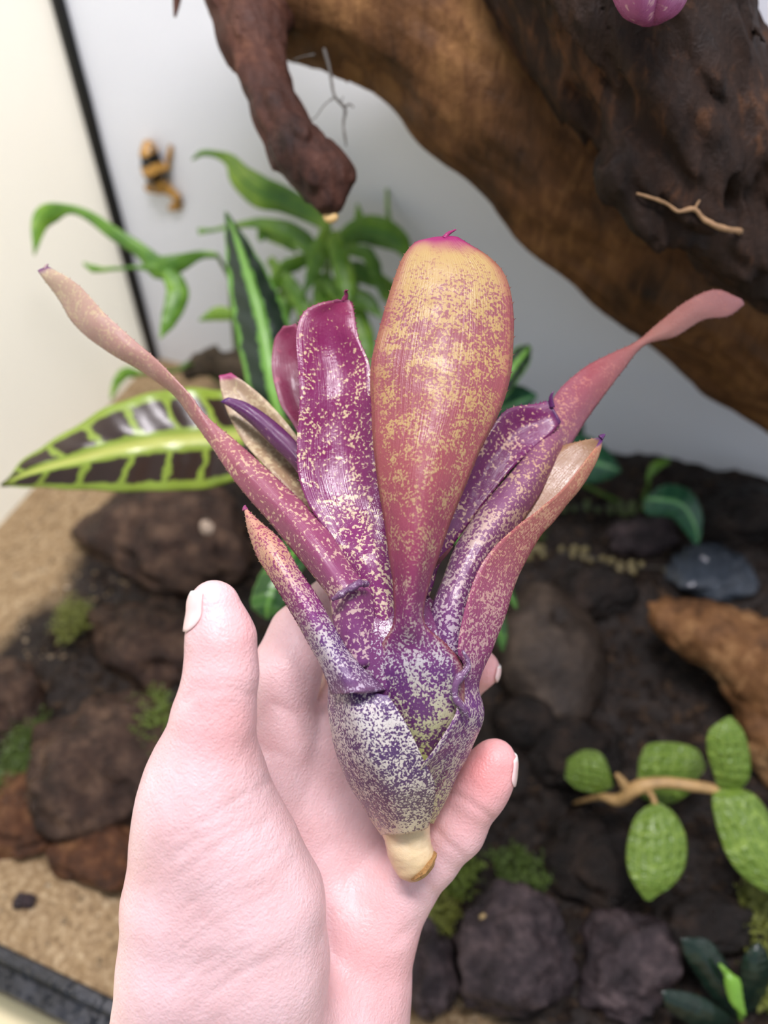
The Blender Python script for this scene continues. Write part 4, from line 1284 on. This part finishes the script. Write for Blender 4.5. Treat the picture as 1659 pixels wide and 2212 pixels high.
# two trailing strands of tiny paired leaves
BEAD = plain('tan_green_leaflet', S(122, 110, 70), 0.4, 0.25, 90)
BEAG = plain('green_leaflet', S(74, 90, 44), 0.4, 0.3, 90)
lv0, lf0 = ico(1)
for si, (ln, lab, mt, n) in enumerate([([(1128, 1112, 0.55), (1180, 1100, 0.548), (1250, 1092, 0.548), (1320, 1098, 0.55), (1362, 1100, 0.552)], 'trailing strand of tiny green leaves below the broad leaves', BEAG, 12),
                                       ([(1120, 1196, 0.535), (1180, 1192, 0.532), (1260, 1198, 0.53), (1330, 1222, 0.528), (1420, 1226, 0.526), (1520, 1226, 0.528)], 'longer trailing strand of tiny tan leaves running to the grey stone', BEAD, 19)]):
    c = catmull([GG(q[0], q[1], 0.005) for q in ln], n)
    st = thing('trailing_strand', c[0] - np.array([0, 0, 0.004]), lab, 'plant')
    v, f, uv = tube(c, np.full(n, 0.0006), 6, n * 2)
    mesh_obj('stem', v, f, ROOT, parent=st)
    t = np.gradient(c, axis=0); t /= np.linalg.norm(t, axis=1)[:, None]
    for i in range(n):
        for sg in (-1, 1):
            if random.random() < 0.3:
                continue
            sd = np.cross(t[i], _f) * sg
            ax1 = sd * 0.8 + t[i] * (0.2 + 0.7 * random.random()); ax1 /= np.linalg.norm(ax1)
            ax2 = np.cross(ax1, _f); ax2 /= np.linalg.norm(ax2); ax3 = np.cross(ax1, ax2)
            sz = 0.0024 + 0.0016 * random.random()
            vv = c[i] + ax1 * sz * 0.9 + (lv0[:, :1] * ax1 * sz + lv0[:, 1:2] * ax2 * sz * 0.85 + lv0[:, 2:] * ax3 * sz * 0.35)
            mesh_obj('leaf', vv, lf0, mt, parent=st)

# pink bromeliad sitting on the log, only its foot in view
pup = thing('pink_bromeliad', P(1400, 50, 0.262), 'pink bromeliad seated on top of the dark driftwood log', 'plant')
PK = brom_mat('pink_purple_sheath', [(0, S(196, 132, 158)), (0.6, S(170, 96, 140)), (1, S(132, 60, 96))], [(0, S(216, 180, 190)), (1, S(196, 140, 150))], [(0, 0.3), (1, 0.3)], None, 200, 0.3, dim=1.1, desat=0.0)
for rows in [[(1290, -230, 1400, -240, 0.25, 0.01), (1305, -100, 1440, -110, 0.252, 0.012), (1318, -20, 1450, -25, 0.256, 0.012), (1345, 35, 1425, 30, 0.262, 0.008), (1385, 54, 1410, 54, 0.268, 0)],
             [(1380, -240, 1520, -230, 0.254, 0.01), (1375, -100, 1505, -100, 0.256, 0.012), (1380, -20, 1492, -22, 0.26, 0.012), (1388, 30, 1465, 28, 0.265, 0.008), (1400, 54, 1425, 50, 0.270, 0)],
             [(1330, -260, 1480, -260, 0.272, 0.004), (1320, -100, 1500, -100, 0.272, 0.004), (1325, -10, 1488, -10, 0.274, 0.004), (1380, 48, 1430, 48, 0.276, 0)]]:
    g = rows_grid(rows, 36, 17)
    v, f, uv = sheet(g, 0.0014)
    mesh_obj('leaf', v, f, PK, parent=pup, uv=uv)

# ================================================================== FROG ON THE BACK PANEL
def fp(x, y, o):
    return (x, y, wall_d(x, y) - o)


FR = [[fp(320, 316, .006) + (13,), fp(323, 334, .008) + (19,), fp(332, 366, .009) + (24,), fp(343, 394, .007) + (21,)],
      [fp(345, 398, .005) + (12,), fp(366, 412, .005) + (9,), fp(383, 426, .004) + (7.5,)], [fp(383, 426, .004) + (6.5,), fp(378, 444, .003) + (6.5,), fp(369, 450, .002) + (5.5,)],
      [fp(378, 446, .003) + (4,), fp(398, 438, .002) + (1.6,)], [fp(372, 450, .002) + (4,), fp(392, 452, .002) + (1.8,)],
      [fp(345, 366, .005) + (5,), fp(362, 364, .004) + (4,), fp(365, 338, .003) + (3.2,), fp(366, 312, .002) + (1.6,)], [fp(364, 345, .003) + (2.4,), fp(373, 318, .002) + (1.6,)],
      [fp(328, 394, .005) + (10,), fp(322, 406, .004) + (8,), fp(345, 414, .003) + (7,)],
      [fp(316, 346, .005) + (5,), fp(309, 360, .004) + (4,), fp(314, 380, .003) + (2.5,)]]
ffn, flo, fhi = chain_sdf(FR, 0.003)
fv, fq = surface_nets(ffn, flo + 0.010, fhi - 0.010, 0.0006)
fx, fy, _d = proj(fv)
s_ = ((fx - 318) * 28 + (fy - 318) * 80) / math.hypot(28, 80)       # along the back, in px
fnz = fbm(fv * 260, 3)
on = (polydist(fx, fy, [(318, 318), (334, 368), (346, 398)]) < 28)
black = (((np.abs(s_ - 28 + fnz * 4) < 10) | (np.abs(s_ - 70 + fnz * 5) < 8)) & on) | (fnz > 0.75)
m = NT('yellow_black_frog', 0.22)
m.color(m.mix(m.attr('black'), m.mix(m.noise(300, 2), S(150, 104, 40), S(212, 164, 84)), S(18, 16, 15)))
m.bump(m.noise(900, 2), 0.3, 0.0006)
frog = thing('frog', P(*fp(338, 400, .004)), 'small black banded yellow frog clinging to the white back panel', 'frog')
FBODY = mesh_obj('body', fv, fq, m.mat, parent=frog, attrs={'black': black.astype(float)})
ev, ef = ico(2)
EYE = plain('black_eye', S(10, 10, 10), 0.08, 0.1, 50, 0)
for q in [(309, 326, .012), (329, 322, .012)]:
    mesh_obj('eye', P(*fp(*q)) + ev * 0.0016, ef, EYE, parent=FBODY)

# ================================================================== STONES
iv, if_ = ico(4)


def stone(name, px, py, w, h, height, mat, label, seed, rot=0.0, lift=0.25, am=0.22, fr=1.6, group=None, z=0.0, holes=(), cat='stone'):
    c = GG(px, py, z)
    d = proj(c[None])[2][0]
    sx_, sy_ = PR(w, d) / 2, PR(h, d) / 2 / max(0.35, abs(ray(px, py)[2]) / np.linalg.norm(ray(px, py)))
    n = fbm(iv * fr + seed, 4, 0.5)
    facet = np.abs(fbm(iv * fr * 1.3 + seed + 9, 2)) - 0.3
    v = iv * (1 + am * n - am * 0.5 * facet)[:, None]
    for hx_, hy_, hz_, hr, hdp in holes:
        hdir = np.array([hx_, hy_, hz_]); hdir = hdir / np.linalg.norm(hdir)
        k_ = np.exp(-(np.linalg.norm(iv - hdir, axis=1) / hr) ** 4)
        v = v * (1 - hdp * k_)[:, None]
    ca, sa = math.cos(rot), math.sin(rot)
    v = v * np.array([sx_, sy_, height])
    # long axis follows the picture's horizontal
    B = np.stack([_r * ca + _fh * sa, _fh * ca - _r * sa, _z])
    v = v @ B + np.array([c[0], c[1], c[2] + height * lift])
    o = mesh_obj(name, v, if_, mat)
    return tag(o, label, cat, group)


def rock_mat(name, a, b, c_, rough=0.55, sc=60):
    m = NT(name, rough, 0.3)
    n = m.noise(sc, 5, 0.65)
    m.color(m.ramp(n, [(0.3, a), (0.5, b), (0.72, c_)]))
    m.set(Roughness=m.ramp(m.noise(sc * 1.3, 3), [(0.4, 0.22), (0.65, 0.7)]))
    m.bump(m.noise(sc * 5, 5, 0.7), 0.8, 0.003)
    return m.mat


RB = rock_mat('brown_bark_stone', S(26, 18, 14), S(66, 48, 38), S(112, 88, 70))
RP = rock_mat('purple_grey_stone', S(24, 20, 22), S(62, 52, 54), S(108, 92, 92))
RD = rock_mat('black_brown_stone', S(10, 8, 6), S(28, 21, 17), S(58, 45, 36))
RT = rock_mat('grey_brown_stone', S(26, 20, 16), S(56, 46, 38), S(92, 78, 66), sc=34)
RR = rock_mat('rust_brown_stone', S(36, 22, 14), S(92, 58, 36), S(150, 108, 70))
for a in [('stone', 370, 1165, 370, 210, 0.028, RB, 'large dark brown stone beside the sand by the cream panel', 1, -0.5),
          ('stone', 330, 1400, 280, 150, 0.024, RB, 'dark brown stone with moss in front of the largest stone', 2, -0.4),
          ('stone', 250, 1660, 330, 260, 0.030, RB, 'dark brown rounded stone beside the thumb between moss clumps', 3, 0.3),
          ('stone', 70, 1760, 230, 160, 0.016, RR, 'rust brown stone at the edge of the wet sand', 4, 0.2),
          ('stone', 215, 1850, 220, 130, 0.014, RR, 'small rust brown stone half buried in wet sand', 5, -0.3),
          ('stone', 20, 1530, 150, 170, 0.020, RB, 'brown stone lying against the cream side panel', 6, 0.5),
          ('stone', 1105, 2050, 270, 230, 0.026, RP, 'purple grey flat stone beside the sand at the front', 7, 0.1),
          ('stone', 930, 2090, 120, 200, 0.020, RP, 'purple grey stone in the crook behind the wrist', 8, 0.1),
          ('stone', 1345, 2090, 200, 200, 0.024, RP, 'purple grey glistening stone beside the dark glossy plant', 9, -0.2),
          ('stone', 1180, 1420, 250, 270, 0.030, RT, 'grey brown smooth stone with a small dark pit', 10, 0.1, 0.2, 0.10, 1.2),
          ('stone', 1390, 1165, 150, 70, 0.014, RP, 'small grey stone between the two trailing strands', 11, 0.0),
          ('stone', 1290, 1290, 180, 90, 0.018, RD, 'black brown stone behind the smooth pitted stone', 12, 0.2),
          ('stone', 1240, 1640, 200, 130, 0.018, RD, 'black brown stone under the quilted leaves', 13, 0.2),
          ('stone', 1590, 1130, 220, 80, 0.020, RD, 'black brown stone on the mound against the back panel', 14, 0.0),
          ('stone', 1280, 1870, 220, 200, 0.016, RD, 'black brown stone beside the hanging quilted leaf', 15, 0.3),
          ('stone', 1130, 1570, 150, 100, 0.020, RD, 'round black lump standing in for a shaded hollow in front of the smooth pitted stone', 17, 0.0, 0.25, 0.1, 1.2),  # added black lump: its dark colour gives the shade of a round hollow
          ('stone', 1520, 2010, 200, 130, 0.014, RD, 'black brown stone behind the dark glossy plant', 16, 0.3)]:
    holes = [(0.12, 0.15, 0.98, 0.11, 0.35)] if a[8] == 10 else ()
    stone(*a, holes=holes)
GLS = NT('wet_grey_translucent', 0.06)
GLS.color(GLS.mix(GLS.noise(90, 4, 0.7), S(22, 25, 28), S(84, 94, 106)))
GLS.set(Transmission_Weight=0.25)
GLS.bump(GLS.noise(110, 3), 0.4, 0.003)
stone('translucent_stone', 1530, 1238, 180, 96, 0.010, GLS.mat, 'glossy grey translucent stone at the end of the strand', 21, 0.0, 0.3, 0.24, 1.6)
stone('pebble', 448, 1142, 26, 22, 0.0055, plain('pale_pebble', S(190, 170, 150), 0.4), 'tiny pale pebble lying on the large dark stone', 22, z=0.034)
stone('pebble', 56, 1948, 46, 30, 0.005, RP, 'small dark pebble lying in the wet sand', 23)
stone('pebble', 1045, 1985, 22, 18, 0.004, plain('cream_pebble', S(196, 170, 120), 0.4), 'tiny cream pebble on the purple grey stone', 24, z=0.028)

# ================================================================== MOSS
def moss(px, py, w, h, n, cols, label, z=0.004, tall=0.013, seed=0):
    rs = np.random.default_rng(seed)
    c = GG(px, py, z)
    d = proj(c[None])[2][0]
    a, b = PR(w, d) / 2, PR(h, d) / 2
    parts = []
    for i in range(n):
        r = math.sqrt(rs.random()); th = rs.random() * 2 * math.pi
        r *= 0.75 + 0.35 * math.sin(th * 3 + seed) * 0.6
        p = c + _r * a * r * math.cos(th) + _fh * b * 1.25 * r * math.sin(th)
        hgt = tall * (1.05 - 0.6 * r) * (0.6 + 0.8 * rs.random())
        lean = np.array([rs.normal() * 0.5, rs.normal() * 0.5, 1.0]); lean /= np.linalg.norm(lean)
        top = p + lean * hgt
        stw = 0.0003
        sd = np.cross(lean, [1, 0, 0.2]); sd /= np.linalg.norm(sd)
        parts.append((np.array([p - sd * stw, p + sd * stw, top]), [[0, 1, 2]]))
        for q in range(5):
            t = 0.35 + 0.16 * q
            o_ = p + lean * hgt * t
            ang = rs.random() * 6.28
            dr = np.array([math.cos(ang), math.sin(ang), 0.5]); dr /= np.linalg.norm(dr)
            L = 0.0021 * (0.6 + 0.8 * rs.random())
            sw = np.cross(dr, lean); sw /= max(np.linalg.norm(sw), 1e-6)
            parts.append((np.array([o_, o_ + dr * L * 0.5 + sw * L * 0.28, o_ + dr * L, o_ + dr * L * 0.5 - sw * L * 0.28]), [[0, 1, 2, 3]]))
    v, f, uv = join(parts)
    o = mesh_obj('moss_clump', v, f, plain('moss_green', cols, 0.5, 0.65, 330, 0), smooth=False)
    tag(o, label, 'moss', kind='stuff')


MG1, MG2, MG3 = S(96, 114, 40), S(76, 96, 36), S(116, 122, 50)
for i, a in enumerate([(165, 1345, 110, 100, 240, MG3, 'yellow green moss clump at the corner of the largest stone'),
                       (62, 1610, 130, 150, 330, MG2, 'green moss clump against the cream side panel'),
                       (30, 1700, 110, 100, 200, MG2, 'low green moss patch beside the rust brown stone'),
                       (318, 1570, 140, 140, 330, MG1, 'bright green moss clump beside the thumb'),
                       (330, 1640, 90, 90, 160, MG2, 'darker green moss tuft below the bright clump by the thumb'),
                       (985, 1890, 130, 90, 220, MG1, 'green moss clump under the little finger'),
                       (935, 1990, 110, 130, 240, MG3, 'olive moss clump behind the edge of the palm'),
                       (1120, 1890, 150, 90, 240, MG2, 'loose green moss patch above the purple grey flat stone'),
                       (1640, 1975, 130, 120, 300, MG3, 'yellow green moss clump under the large quilted leaf'),
                       (1650, 2130, 90, 140, 220, MG3, 'yellow green moss clump beside the dark glossy plant'),
                       (1140, 1150, 90, 50, 140, MG2, 'dark green moss on the mound between the trailing strands')]):
    zz = {0: 0.012, 3: 0.022, 4: 0.022}.get(i, 0.004)
    moss(*a, z=zz, seed=i + 1)

# loose crumbs over the soil and grit over the sand
def crumbs(name, n, keep, size, cols, label, seed):
    rs = np.random.default_rng(seed)
    bv, bf = ico(0)
    pts = np.stack([rs.uniform(XL + 0.01, XR - 0.01, n), rs.uniform(YF + 0.006, YB - 0.012, n), np.zeros(n)], 1)
    pts = pts[keep(pts)]
    pts[:, 2] = ground_z(pts)
    sz = size * (0.4 + rs.random(len(pts)) ** 2 * 1.6)
    V_ = (pts[:, None] + bv[None] * sz[:, None, None] * rs.uniform(0.55, 1.25, (len(pts), len(bv), 1)) * np.array([1, 1, 0.7])).reshape(-1, 3)
    F_ = (np.array(bf)[None] + (np.arange(len(pts)) * len(bv))[:, None, None]).reshape(-1, 3)
    o = mesh_obj(name, V_, F_, cols, parent=FLOOR, smooth=False)
    tag(o, label, kind='stuff')


crumbs('soil_crumbs', 9000, lambda p: (p[:, 0] > -0.33) & (p[:, 1] > 0.10), 0.0026, rock_mat('bark_crumb', S(16, 12, 9), S(44, 33, 26), S(104, 82, 62), 0.6, 120), 'loose dark bark crumbs scattered over the soil', 3)
crumbs('sand_grit', 5000, lambda p: (p[:, 0] < -0.30) | (p[:, 1] < 0.10), 0.0011, rock_mat('wet_grit', S(90, 72, 50), S(158, 134, 100), S(226, 214, 192), 0.25, 200), 'wet glistening grit scattered over the sand', 4)
